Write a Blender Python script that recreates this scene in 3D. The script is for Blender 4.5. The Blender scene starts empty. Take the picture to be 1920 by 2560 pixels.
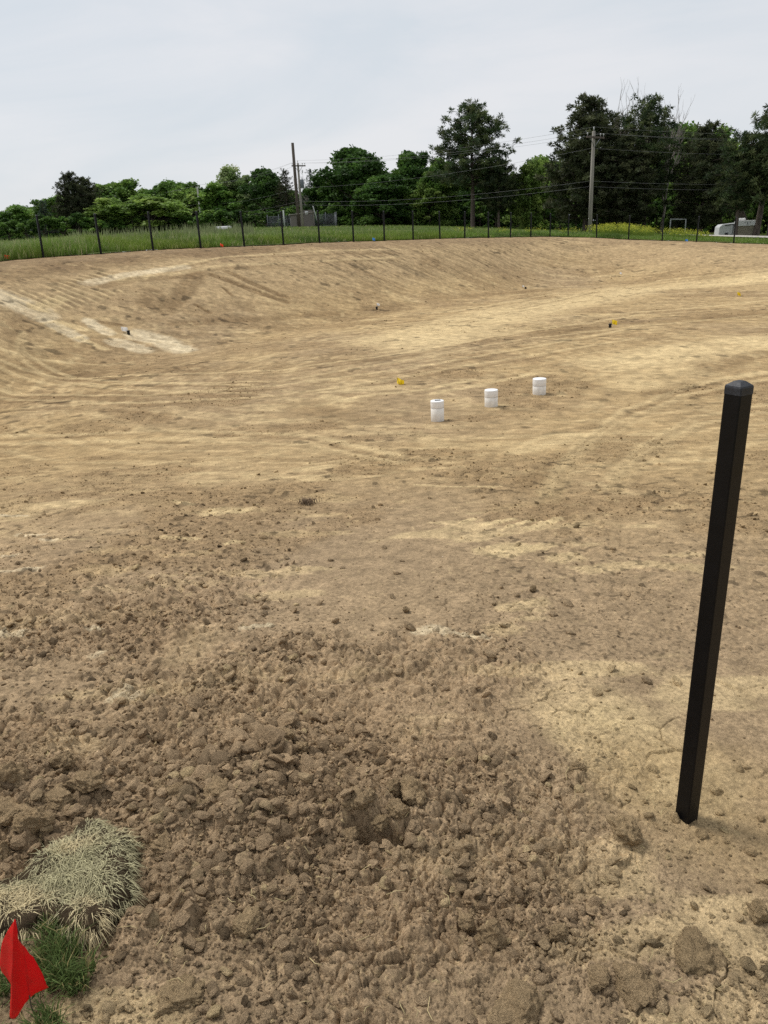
import bpy, bmesh, math, random
import numpy as np
from mathutils import Matrix, Vector
random.seed(3)
RNG = np.random.default_rng(11)
S = bpy.context.scene
COL = S.collection

# ------------------------------------------------------------------ camera
EYE = 1.55
FPX = 1920.0                                   # focal length in photo pixels (photo 1920 x 2560)
up_c = np.array([-265.0, 5320.0, 1920.0]); up_c /= np.linalg.norm(up_c)
f_c = np.array([0, 0, -1.0]); Y_c = f_c - up_c * np.dot(f_c, up_c); Y_c /= np.linalg.norm(Y_c)
X_c = np.cross(Y_c, up_c)
RW = np.array([X_c, Y_c, up_c])                # world from camera
cam_data = bpy.data.cameras.new('camera')
cam_data.sensor_fit = 'VERTICAL'; cam_data.sensor_height = 36.0
cam_data.lens = 36.0 * FPX / 2560.0
cam_data.clip_start = 0.05; cam_data.clip_end = 5000
cam = bpy.data.objects.new('camera', cam_data); COL.objects.link(cam)
M4 = Matrix.Identity(4)
for i in range(3):
    for j in range(3): M4[i][j] = RW[i][j]
M4[2][3] = EYE
cam.matrix_world = M4
S.camera = cam

# ------------------------------------------------------------------ sky and light (overcast)
SUN_EL, SUN_AZ = math.radians(57), math.radians(-58)      # azimuth from +Y towards +X
W = bpy.data.worlds.new('World'); S.world = W; W.use_nodes = True
wn = W.node_tree; wn.nodes.clear()
def N(tree, t, **kw):
    n = tree.nodes.new(t)
    for k, v in kw.items(): setattr(n, k, v)
    return n
sky = N(wn, 'ShaderNodeTexSky'); sky.sky_type = 'NISHITA'; sky.sun_disc = False
sky.sun_elevation = SUN_EL; sky.sun_rotation = SUN_AZ
sky.air_density = 1.0; sky.dust_density = 2.0
tc = N(wn, 'ShaderNodeTexCoord')
mp = N(wn, 'ShaderNodeMapping'); mp.inputs['Scale'].default_value = (1.0, 1.0, 4.0)
mp.inputs['Rotation'].default_value = (0.12, -0.10, 0.3)
no = N(wn, 'ShaderNodeTexNoise'); no.inputs['Scale'].default_value = 2.1; no.inputs['Detail'].default_value = 7; no.inputs['Roughness'].default_value = .55
no.inputs['Distortion'].default_value = .5
rp = N(wn, 'ShaderNodeValToRGB')
rp.color_ramp.elements[0].position = .38; rp.color_ramp.elements[0].color = (5.95, 6.35, 6.75, 1)
rp.color_ramp.elements[1].position = .62; rp.color_ramp.elements[1].color = (6.95, 7.0, 7.2, 1)
mx = N(wn, 'ShaderNodeMix'); mx.data_type = 'RGBA'; mx.inputs[0].default_value = .9
bg = N(wn, 'ShaderNodeBackground'); bg.inputs['Strength'].default_value = .1
wo = N(wn, 'ShaderNodeOutputWorld')
L = wn.links.new
L(tc.outputs['Generated'], mp.inputs[0]); L(mp.outputs[0], no.inputs['Vector']); L(no.outputs[0], rp.inputs[0])
L(sky.outputs[0], mx.inputs[6]); L(rp.outputs[0], mx.inputs[7]); L(mx.outputs[2], bg.inputs[0]); L(bg.outputs[0], wo.inputs[0])
sl = bpy.data.lights.new('sun', 'SUN'); sl.energy = 2.3; sl.angle = math.radians(17); sl.color = (1, .97, .92)
so = bpy.data.objects.new('sun', sl); COL.objects.link(so)
sd = Vector((math.sin(SUN_AZ) * math.cos(SUN_EL), math.cos(SUN_AZ) * math.cos(SUN_EL), math.sin(SUN_EL)))
so.rotation_euler = sd.to_track_quat('Z', 'Y').to_euler()
S.view_settings.view_transform = 'Standard'; S.view_settings.look = 'None'
S.view_settings.exposure = 0.24
S.cycles.use_denoising = False; S.view_settings.gamma = 1.0
S.view_settings.use_curve_mapping = False

# ------------------------------------------------------------------ helpers
def lin(r, g, b):
    c = np.array([r, g, b]) / 255.0
    return np.where(c <= .04045, c / 12.92, ((c + .055) / 1.055) ** 2.4)

def T(o, label=None, cat=None, group=None, kind=None):
    if label: o['label'] = label
    if cat: o['category'] = cat
    if group: o['group'] = group
    if kind: o['kind'] = kind
    return o

def empty(name, loc, rotz=0.0):
    o = bpy.data.objects.new(name, None); COL.objects.link(o)
    o.location = loc; o.rotation_euler = (0, 0, rotz); o.empty_display_size = .2
    return o

def npmesh(name, verts, faces, col=None, flat=False):
    """verts (n,3); faces (m,k) array or list of such arrays"""
    if not isinstance(faces, (list, tuple)): faces = [faces]
    faces = [np.asarray(f, dtype=np.int32) for f in faces if len(f)]
    me = bpy.data.meshes.new(name)
    verts = np.ascontiguousarray(verts, dtype=np.float32)
    me.vertices.add(len(verts)); me.vertices.foreach_set('co', verts.ravel())
    loops = np.concatenate([f.ravel() for f in faces])
    tot = np.concatenate([np.full(len(f), f.shape[1], np.int32) for f in faces])
    start = np.concatenate([[0], np.cumsum(tot)[:-1]]).astype(np.int32)
    me.loops.add(len(loops)); me.loops.foreach_set('vertex_index', loops)
    me.polygons.add(len(tot)); me.polygons.foreach_set('loop_start', start)
    if col is not None:
        a = me.attributes.new('tint', 'FLOAT_COLOR', 'POINT')
        c = np.ones((len(verts), 4), np.float32); c[:, :3] = col
        a.data.foreach_set('color', c.ravel())
    me.update(calc_edges=True)
    if flat: me.shade_flat()
    return me

def mobj(name, me, mat, parent=None, loc=None):
    o = bpy.data.objects.new(name, me); COL.objects.link(o)
    if mat is not None and len(me.materials) == 0: me.materials.append(mat)
    if parent is not None: o.parent = parent
    if loc is not None: o.location = loc
    return o

def bmobj(name, bm, mat, parent=None, smooth=False, loc=None):
    me = bpy.data.meshes.new(name)
    for f in bm.faces: f.smooth = smooth
    bm.to_mesh(me); bm.free()
    return mobj(name, me, mat, parent, loc)

def add_box(bm, c, s, rot=None, bevel=0.0):
    r = bmesh.ops.create_cube(bm, size=1.0)
    vs = r['verts']
    bmesh.ops.scale(bm, vec=s, verts=vs)
    if bevel > 0:
        es = list({e for v in vs for e in v.link_edges})
        rb = bmesh.ops.bevel(bm, geom=es, offset=bevel, segments=2, profile=.5, affect='EDGES')
        vs = list({v for f in rb['faces'] for v in f.verts} | {v for v in vs if v.is_valid})
    if rot is not None: bmesh.ops.rotate(bm, cent=(0, 0, 0), matrix=rot, verts=vs)
    bmesh.ops.translate(bm, vec=c, verts=vs)
    return vs

def tube(pts, radii, n=8, cap=True):
    """numpy tube along pts; returns verts, quads"""
    pts = np.asarray(pts, float); m = len(pts)
    radii = np.broadcast_to(np.asarray(radii, float), (m,))
    d = np.gradient(pts, axis=0); d /= np.linalg.norm(d, axis=1, keepdims=True) + 1e-9
    ref = np.array([0, 0, 1.0]) if abs(d[0, 2]) < .9 else np.array([1.0, 0, 0])
    a = np.cross(d, ref); a /= np.linalg.norm(a, axis=1, keepdims=True) + 1e-9
    b = np.cross(d, a)
    t = np.linspace(0, 2 * np.pi, n, endpoint=False)
    v = pts[:, None, :] + radii[:, None, None] * (np.cos(t)[None, :, None] * a[:, None, :] + np.sin(t)[None, :, None] * b[:, None, :])
    v = v.reshape(-1, 3)
    i = np.arange(m - 1)[:, None] * n; j = np.arange(n)[None, :]; j2 = (j + 1) % n
    q = np.stack([i + j, i + j2, i + n + j2, i + n + j], -1).reshape(-1, 4)
    if cap:
        v = np.vstack([v, pts[0], pts[-1]]); c0 = m * n
        jj = np.arange(n); k2 = (jj + 1) % n
        q = np.vstack([q, np.stack([np.full(n, c0), k2, jj, jj], -1)[:, [0, 1, 2, 2]]]) if False else q
        tris = np.vstack([np.stack([np.full(n, c0), k2, jj], -1), np.stack([np.full(n, c0 + 1), (m - 1) * n + jj, (m - 1) * n + k2], -1)])
        return v, q, tris
    return v, q, np.zeros((0, 3), int)

class Bag:
    def __init__(s): s.v = []; s.q = []; s.t = []; s.c = []; s.n = 0
    def add(s, v, q=None, t=None, c=None):
        v = np.asarray(v, float)
        if q is not None and len(q): s.q.append(np.asarray(q) + s.n)
        if t is not None and len(t): s.t.append(np.asarray(t) + s.n)
        s.v.append(v); s.n += len(v)
        if c is not None: s.c.append(np.broadcast_to(np.asarray(c, float), (len(v), 3)))
    def tube(s, pts, r, n=8, c=None):
        v, q, t = tube(pts, r, n); s.add(v, q, t, c)
    def mesh(s, name, flat=False):
        f = []
        if s.q: f.append(np.vstack(s.q))
        if s.t: f.append(np.vstack(s.t))
        return npmesh(name, np.vstack(s.v), f, np.vstack(s.c) if s.c else None, flat)

# --- noise
def hsh(ix, iy, seed):
    h = (ix.astype(np.int64) * 374761393 + iy.astype(np.int64) * 668265263 + seed * 1442695041) & 0xFFFFFFFF
    h = ((h ^ (h >> 13)) * 1274126177) & 0xFFFFFFFF
    h = ((h ^ (h >> 16)) * 2246822519) & 0xFFFFFFFF
    return ((h ^ (h >> 15)) & 0xFFFFFF).astype(np.float32) / 16777216.0
def vn(x, y, seed=0):
    x = np.asarray(x, float); y = np.asarray(y, float)
    ix = np.floor(x); iy = np.floor(y); fx = x - ix; fy = y - iy
    fx = fx * fx * (3 - 2 * fx); fy = fy * fy * (3 - 2 * fy)
    a = hsh(ix, iy, seed); b = hsh(ix + 1, iy, seed); c = hsh(ix, iy + 1, seed); d = hsh(ix + 1, iy + 1, seed)
    return a + (b - a) * fx + (c - a) * fy + (a - b - c + d) * fx * fy
def fbm(x, y, seed=0, o=4, g=.5):
    s = 0; a = 1; t = 0
    for k in range(o):
        s = s + a * vn(x * 2 ** k + 17.3 * k, y * 2 ** k - 9.1 * k, seed + k); t += a; a *= g
    return s / t
def sst(x, a, b):
    t = np.clip((x - a) / (b - a), 0, 1); return t * t * (3 - 2 * t)
def domes(x, y, cell, seed, prob):
    """overlapping angular lumps: height in units of cell, and an id value"""
    gx = np.floor(x / cell); gy = np.floor(y / cell)
    h = np.zeros(len(x), np.float32); idv = np.full(len(x), .5, np.float32)
    for dx in (-1, 0, 1):
        for dy in (-1, 0, 1):
            cx = gx + dx; cy = gy + dy
            r1 = hsh(cx, cy, seed); r2 = hsh(cx, cy, seed + 1); r3 = hsh(cx, cy, seed + 2); r4 = hsh(cx, cy, seed + 3); r5 = hsh(cx, cy, seed + 4)
            px = x / cell - (cx + r1); py = y / cell - (cy + r2)
            th = r4 * 3.1416; c, s = np.cos(th), np.sin(th)
            u = px * c + py * s; v = (-px * s + py * c) * (1 + .6 * r5)
            rad = .32 + .5 * r3 * r3
            m = np.maximum(np.abs(u), np.maximum(np.abs(v), .74 * (np.abs(u) + np.abs(v))))     # octagonal-ish
            d = .6 * m + .4 * np.sqrt(u * u + v * v)
            k = np.clip(1 - (d / rad) ** 2, 0, 1)
            hh = np.where(r5 < prob, rad * np.sqrt(k) * (.55 + .45 * r4), 0)
            hh = hh + np.where(hh > 0, (u * (r1 - .5) + v * (r2 - .5)) * .5 * k, 0)
            up = hh > h
            idv = np.where(up, r3 * .5 + r1 * .5, idv); h = np.where(up, hh, h)
    return h, idv

def cells(x, y, cell, seed):
    """cracked blocks: plateau profile 0..1 falling into cracks, id value, tilt"""
    gx = np.floor(x / cell); gy = np.floor(y / cell)
    f1 = np.full(len(x), 9.0, np.float32); f2 = np.full(len(x), 9.0, np.float32); idv = np.zeros(len(x), np.float32); tl = np.zeros(len(x), np.float32)
    for dx in (-1, 0, 1):
        for dy in (-1, 0, 1):
            cx = gx + dx; cy = gy + dy
            r1 = hsh(cx, cy, seed); r2 = hsh(cx, cy, seed + 1); r3 = hsh(cx, cy, seed + 2)
            u = (x / cell - (cx + r1)); v = (y / cell - (cy + r2))
            d = np.sqrt(u * u + v * v) * .6 + .4 * (np.abs(u + .3 * v) + np.abs(v - .3 * u)) * .75 - .22 * r3
            lt = d < f1
            f2 = np.where(lt, f1, np.minimum(f2, d)); idv = np.where(lt, r3 * .6 + r1 * .4, idv); tl = np.where(lt, u * (r1 - .5) * 1.6 + v * (r2 - .5) * 1.6, tl); f1 = np.where(lt, d, f1)
    e = f2 - f1
    return e, idv, tl, f1

# --- camera rays
def ray(px, py):
    d = RW @ np.array([px - 960.0, 1280.0 - py, -FPX]); return d / np.linalg.norm(d)
def at_depth(px, py, d):
    return np.array([0, 0, EYE]) + RW @ np.array([(px - 960.0) * d / FPX, (1280.0 - py) * d / FPX, -d])

# ------------------------------------------------------------------ terrain (metres; x right, y into the picture)
D0 = 23.5
FA = [(109, 644.7), (253, 635.7), (383, 626), (502, 620.8), (611, 617), (709, 613), (799, 607.5), (884, 605), (961, 602.5), (1033, 600), (1100, 597.7), (1162, 596), (1221, 595), (1276, 594), (1327, 593), (1375, 592), (1420, 593.5)]
POSTS = [at_depth(px, py, D0 * (1 + .0534 * n)) for n, (px, py) in enumerate(FA)]
dC = D0 * (1 + .0534 * 16)
FB = [(1491, 595), (1571, 599.6), (1655, 602.3), (1741, 604.5), (1834, 608.5)]
POSTS += [at_depth(px, py, dC * (1 - .026 * (n + 1))) for n, (px, py) in enumerate(FB)]
POSTS = np.array(POSTS)
stepB = (POSTS[-1] - POSTS[-4]) / 3
ext = np.array([POSTS[-1] + stepB * k for k in (2, 4)])
pl = np.vstack([POSTS, ext])
fine = np.vstack([pl[i] + (pl[i + 1] - pl[i]) * t for i in range(len(pl) - 1) for t in np.linspace(0, 1, 6, endpoint=False)] + [pl[-1]]).reshape(-1, 3)
az_f = np.degrees(np.arctan2(fine[:, 0], fine[:, 1])); r_f = np.hypot(fine[:, 0], fine[:, 1]); z_f = fine[:, 2]
L_az = [-180, -130, -100, -80, -62, -45, -34]; L_r = [2.3, 3.0, 5.0, 9.0, 13.5, 18.0, 20.6]; L_z = [0, 0, .1, .4, .8, 1.1, 1.18]
R_az = [52, 66, 85, 105, 130, 180]; R_r = [21, 14, 8, 4.5, 3, 2.3]; R_z = [.2, .15, .1, 0, 0, 0]
TA = np.array(L_az + list(az_f) + R_az); TR = np.array(L_r + list(r_f) + R_r); TZ = np.array(L_z + list(z_f) + R_z)
GA = np.linspace(-180, 180, 1441)
GR = np.interp(GA, TA, TR); GZ = np.interp(GA, TA, TZ)
kern = np.hanning(11); kern /= kern.sum()
GRs = np.convolve(np.pad(GR, 5, mode='wrap'), kern, 'valid'); GZs = np.convolve(np.pad(GZ, 5, mode='wrap'), kern, 'valid')
kern2 = np.hanning(61); kern2 /= kern2.sum(); GRw = np.minimum(np.convolve(np.pad(GR, 30, mode='wrap'), kern2, 'valid'), GRs)
def azd(x, y): return np.degrees(np.arctan2(x, y))
def RF(a): return np.interp(a, GA, GRs)
def RIM(a): return np.interp(a, GA, GZs)
def az_of(px):
    d = ray(px, 600); return math.degrees(math.atan2(d[0], d[1]))
FAR_PX = [-600, 0, 300, 500, 720, 1000, 1150, 1300, 1475, 1700, 1900, 2300]
FAR_Z = [2.4, 2.6, 2.9, 3.1, 2.95, 2.6, 2.1, 1.45, .85, .1, -.5, -1.0]
FAR_A = [az_of(p) for p in FAR_PX]
FLOOR = -.88
def ground(x, y):
    x = np.asarray(x, float); y = np.asarray(y, float)
    r = np.hypot(x, y); a = azd(x, y); rf = RF(a); rim = RIM(a)
    t = np.clip((y - 1.2) / 9.5, 0, 1)
    zb = FLOOR * (t * t * (3 - 2 * t) * .6 + t * .4) + .06 * np.sin(x * .35 + 1) * sst(r, 4, 9)
    w = np.minimum(9.5, .55 * rf)
    s = np.clip(1 - (np.interp(a, GA, GRw) - r) / w, 0, 1)
    k = s * s * (3 - 2 * s) * .65 + .35 * s
    zi = zb + (rim - zb) * k
    far = np.interp(a, FAR_A, FAR_Z)
    u = np.clip((r - rf) / 70.0, 0, 1)
    zo = rim + (far - rim) * (u * (1.15 - .15 * u))
    return np.where(r <= rf, zi, zo)
def g1(x, y): return float(ground(np.array([x]), np.array([y]))[0])
def at(px, py, zoff=0.0):
    """first crossing of the view ray with the ground (+zoff)"""
    d = ray(px, py); ts = np.concatenate([np.arange(.5, 60, .02), np.arange(60, 400, .5)])
    P = np.array([0, 0, EYE]) + ts[:, None] * d
    below = P[:, 2] < ground(P[:, 0], P[:, 1]) + zoff
    i = int(np.argmax(below)) if below.any() else len(ts) - 1
    lo, hi = ts[max(i - 1, 0)], ts[i]
    for _ in range(20):
        m = (lo + hi) / 2; p = np.array([0, 0, EYE]) + m * d
        if p[2] < g1(p[0], p[1]) + zoff: hi = m
        else: lo = m
    p = np.array([0, 0, EYE]) + hi * d
    return p
def place(px, D, py_top=None, py0=590):
    """ground point at horizontal distance D under picture column px, and height to reach py_top there"""
    base = None
    q = py0
    for _ in range(3):                           # follow the true vertical through the foot
        d = ray(px, q); a = math.atan2(d[0], d[1]); x, y = D * math.sin(a), D * math.cos(a); z = g1(x, y)
        c = RW.T @ np.array([x, y, z - EYE]); q = 1280 + FPX * c[1] / c[2]
    h = None
    if py_top is not None:
        lo, hi = 0.0, 60.0
        for _ in range(40):
            m = (lo + hi) / 2; c = RW.T @ np.array([x, y, z + m - EYE]); pyy = 1280 + FPX * c[1] / c[2]
            if pyy > py_top: lo = m
            else: hi = m
        h = lo
    return np.array([x, y, z]), h

# ------------------------------------------------------------------ materials
def mat(name, col, rough=.8, metal=0.0, spec=.3, noise=None, bump=None, attr=False, translucent=0.0, objrand=0.0):
    m = bpy.data.materials.new(name); m.use_nodes = True; t = m.node_tree; t.nodes.clear(); l = t.links.new
    out = N(t, 'ShaderNodeOutputMaterial'); p = N(t, 'ShaderNodeBsdfPrincipled')
    p.inputs['Roughness'].default_value = rough; p.inputs['Metallic'].default_value = metal; p.inputs['Specular IOR Level'].default_value = spec
    tcx = N(t, 'ShaderNodeTexCoord')
    if attr:
        a = N(t, 'ShaderNodeAttribute'); a.attribute_name = 'tint'; src = a.outputs['Color']
    else:
        a = N(t, 'ShaderNodeRGB'); a.outputs[0].default_value = (*col, 1); src = a.outputs[0]
    for (sc, lo, hi, det) in (noise or []):
        n = N(t, 'ShaderNodeTexNoise')
        if isinstance(sc, tuple):
            mpn = N(t, 'ShaderNodeMapping'); mpn.inputs['Scale'].default_value = sc; l(tcx.outputs['Object'], mpn.inputs[0]); l(mpn.outputs[0], n.inputs['Vector']); n.inputs['Scale'].default_value = 1
        else:
            l(tcx.outputs['Object'], n.inputs['Vector']); n.inputs['Scale'].default_value = sc
        n.inputs['Detail'].default_value = det
        r = N(t, 'ShaderNodeMapRange'); r.inputs['From Min'].default_value = .3; r.inputs['From Max'].default_value = .7
        r.inputs['To Min'].default_value = lo; r.inputs['To Max'].default_value = hi
        l(n.outputs[0], r.inputs['Value'])
        mm = N(t, 'ShaderNodeMix'); mm.data_type = 'RGBA'; mm.blend_type = 'MULTIPLY'; mm.inputs[0].default_value = 1
        l(src, mm.inputs[6]); l(r.outputs[0], mm.inputs[7]); src = mm.outputs[2]
    if objrand:
        oi = N(t, 'ShaderNodeObjectInfo'); r = N(t, 'ShaderNodeMapRange'); r.inputs['To Min'].default_value = 1 - objrand; r.inputs['To Max'].default_value = 1 + objrand
        l(oi.outputs['Random'], r.inputs['Value'])
        mm = N(t, 'ShaderNodeMix'); mm.data_type = 'RGBA'; mm.blend_type = 'MULTIPLY'; mm.inputs[0].default_value = 1
        l(src, mm.inputs[6]); l(r.outputs[0], mm.inputs[7]); src = mm.outputs[2]
    l(src, p.inputs['Base Color'])
    if bump:
        prev = None
        for (sc, dist, det) in bump:
            n = N(t, 'ShaderNodeTexNoise'); n.inputs['Scale'].default_value = sc; n.inputs['Detail'].default_value = det; n.inputs['Roughness'].default_value = .65
            l(tcx.outputs['Object'], n.inputs['Vector'])
            b = N(t, 'ShaderNodeBump'); b.inputs['Distance'].default_value = dist; b.inputs['Strength'].default_value = 1.0
            l(n.outputs[0], b.inputs['Height'])
            if prev is not None: l(prev, b.inputs['Normal'])
            prev = b.outputs[0]
        l(prev, p.inputs['Normal'])
    last = p.outputs[0]
    if translucent:
        tr = N(t, 'ShaderNodeBsdfTranslucent'); l(src, tr.inputs[0]); ms = N(t, 'ShaderNodeMixShader'); ms.inputs[0].default_value = translucent
        l(last, ms.inputs[1]); l(tr.outputs[0], ms.inputs[2]); last = ms.outputs[0]
    l(last, out.inputs['Surface'])
    return m

M_SOIL = mat('soil', None, .97, spec=.12, attr=True, noise=[(9.0, .80, 1.20, 9), (55.0, .78, 1.20, 6), (260.0, .82, 1.16, 3)], bump=[(14.0, .016, 9), (45.0, .012, 8), (220.0, .004, 4)])
M_CLOD = mat('clod_soil', None, .97, spec=.12, attr=True, noise=[(55.0, .78, 1.2, 6), (260.0, .8, 1.18, 3)], bump=[(60.0, .012, 8), (240.0, .004, 4)])
M_GRASS = mat('grass_blades', None, .7, spec=.2, attr=True, translucent=.3)
M_FIELD = mat('field_ground', None, .95, spec=.1, attr=True, noise=[(3.0, .7, 1.3, 6), (20.0, .75, 1.25, 4)], bump=[(6.0, .15, 6)])
M_STRAW = mat('dry_grass', None, .75, spec=.2, attr=True, translucent=.15)
M_BLACK = mat('black_powder_coat', (.004, .004, .0046), .36, spec=.2, noise=[(30.0, .8, 1.3, 4)], bump=[(400.0, .0004, 2)])
M_CAP = mat('black_plastic_cap', (.014, .015, .018), .5, spec=.4, noise=[(60.0, .6, 2.2, 5)], bump=[(200.0, .001, 4)])
M_PVC = mat('white_pvc', (.88, .88, .87), .4, spec=.4, noise=[(9.0, .90, 1.03, 5)])
M_PVC_D = mat('soiled_pvc', (.86, .83, .77), .55, spec=.3, noise=[((18, 18, 3), .86, 1.04, 6), (40.0, .92, 1.04, 4)])
M_CEM = mat('dusty_joint', (.42, .41, .40), .6)
M_RED = mat('red_vinyl', (.78, .006, .012), .4, spec=.35, translucent=.35, noise=[(5.0, .92, 1.06, 2)])
M_YEL = mat('yellow_vinyl', (.85, .62, .02), .5, translucent=.3)
M_WHT = mat('white_vinyl', (.82, .82, .82), .5, translucent=.3)
M_ORG = mat('orange_vinyl', (.80, .08, .03), .5, translucent=.3)
M_BLU = mat('blue_vinyl', (.07, .25, .62), .5, translucent=.3)
M_WIRE = mat('thin_steel_wire', (.12, .11, .10), .5, metal=.6)
M_MARK = mat('white_ink', (.62, .45, .45), .7)
M_WOOD = mat('weathered_pole_wood', (.30, .275, .24), .9, noise=[((6, 6, .4), .7, 1.25, 5)])
M_PWOOD = mat('pale_pole_wood', (.46, .44, .40), .9, noise=[((6, 6, .4), .8, 1.15, 5)])
M_DWOOD = mat('dark_pole_wood', (.105, .085, .07), .9, noise=[((6, 6, .4), .7, 1.3, 5)])
M_STEEL = mat('grey_galvanised_steel', (.15, .165, .18), .65, metal=.1, noise=[(5.0, .85, 1.1, 3)])
M_PORC = mat('grey_porcelain', (.45, .45, .45), .3)
M_CABLE = mat('aluminium_cable', (.20, .20, .20), .6)
M_SHED = mat('brown_grey_shed_paint', (.18, .16, .142), .8, noise=[((.8, .8, 6), .9, 1.08, 4)])
M_SHEDR = mat('shed_roof_edge', (.27, .25, .22), .7, noise=[(3.0, .85, 1.1, 3)])
M_DOOR = mat('shed_door_paint', (.155, .137, .122), .6)
M_SIGN = mat('white_sign_sheet', (.78, .79, .8), .5)
M_INK = mat('grey_print', (.16, .17, .18), .7)
M_BARK = mat('grey_brown_bark', (.085, .068, .055), .95, noise=[((9, 9, 2), .6, 1.4, 5)], bump=[(14.0, .05, 5)])
M_BARKP = mat('pine_bark', (.125, .098, .082), .95, noise=[((7, 7, 2), .6, 1.4, 5)], bump=[(12.0, .05, 5)])
M_BARE = mat('pale_dead_twigs', (.26, .23, .20), .95)
M_TR = dict(
    dark=mat('dark_green_leaves', None, .6, spec=.25, attr=True, translucent=.36, objrand=.18, noise=[(.28, .5, 1.5, 3)]),
)
M_ROAD = mat('pale_gravel_road', (.42, .39, .35), .95, noise=[(.6, .85, 1.12, 5), (9.0, .88, 1.12, 4)])
M_CAMP = mat('white_camper_panels', (.60, .61, .61), .45, noise=[((.6, .6, 9), .92, 1.05, 3)])
M_CAMPW = mat('bright_white_trim', (.80, .80, .79), .5)
M_GLASS = mat('dark_glass', (.02, .025, .03), .15, spec=.5)
M_TAN = mat('tan_block_wall', (.30, .265, .20), .9, noise=[((2, 2, 8), .75, 1.2, 4)])
M_RUB = mat('black_rubber', (.012, .012, .012), .8)
M_HEAD = mat('black_irrigation_plastic', (.01, .01, .01), .5)
M_GOAL = mat('faded_white_pipe', (.40, .42, .40), .6, noise=[(4.0, .8, 1.1, 3)])

# ------------------------------------------------------------------ soil surface
TAN = lin(172, 147, 107); PALE = lin(211, 187, 141); EARTH = lin(116, 93, 64); BROWN = lin(157, 135, 105); DARK = lin(132, 110, 85); WHITE = lin(210, 192, 158); GREYB = lin(146, 126, 101)

def rough_zone(x, y):
    """1 where the ground is freshly turned and cloddy, 0 where it is graded smooth"""
    r = np.hypot(x, y); a = azd(x, y)
    r0 = np.interp(a, [-60, -26, -12, 0, 9, 16, 21, 27, 40], [4.6, 4.2, 3.4, 2.9, 2.6, 2.2, 1.8, 1.6, 1.5])
    wob = (fbm(x * 1.1, y * 1.1, 71, 4, .6) - .5) * 3.0
    k = (1 - sst(r + wob * np.clip(r / 3, .4, 1.2), r0 * .45, r0 * 1.75)) ** 1.35
    patch = fbm(x * 1.1 + 5, y * 1.1, 90, 3)
    return np.clip(k * (.22 + .95 * sst(patch, .38, .60)), 0, 1)

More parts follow.
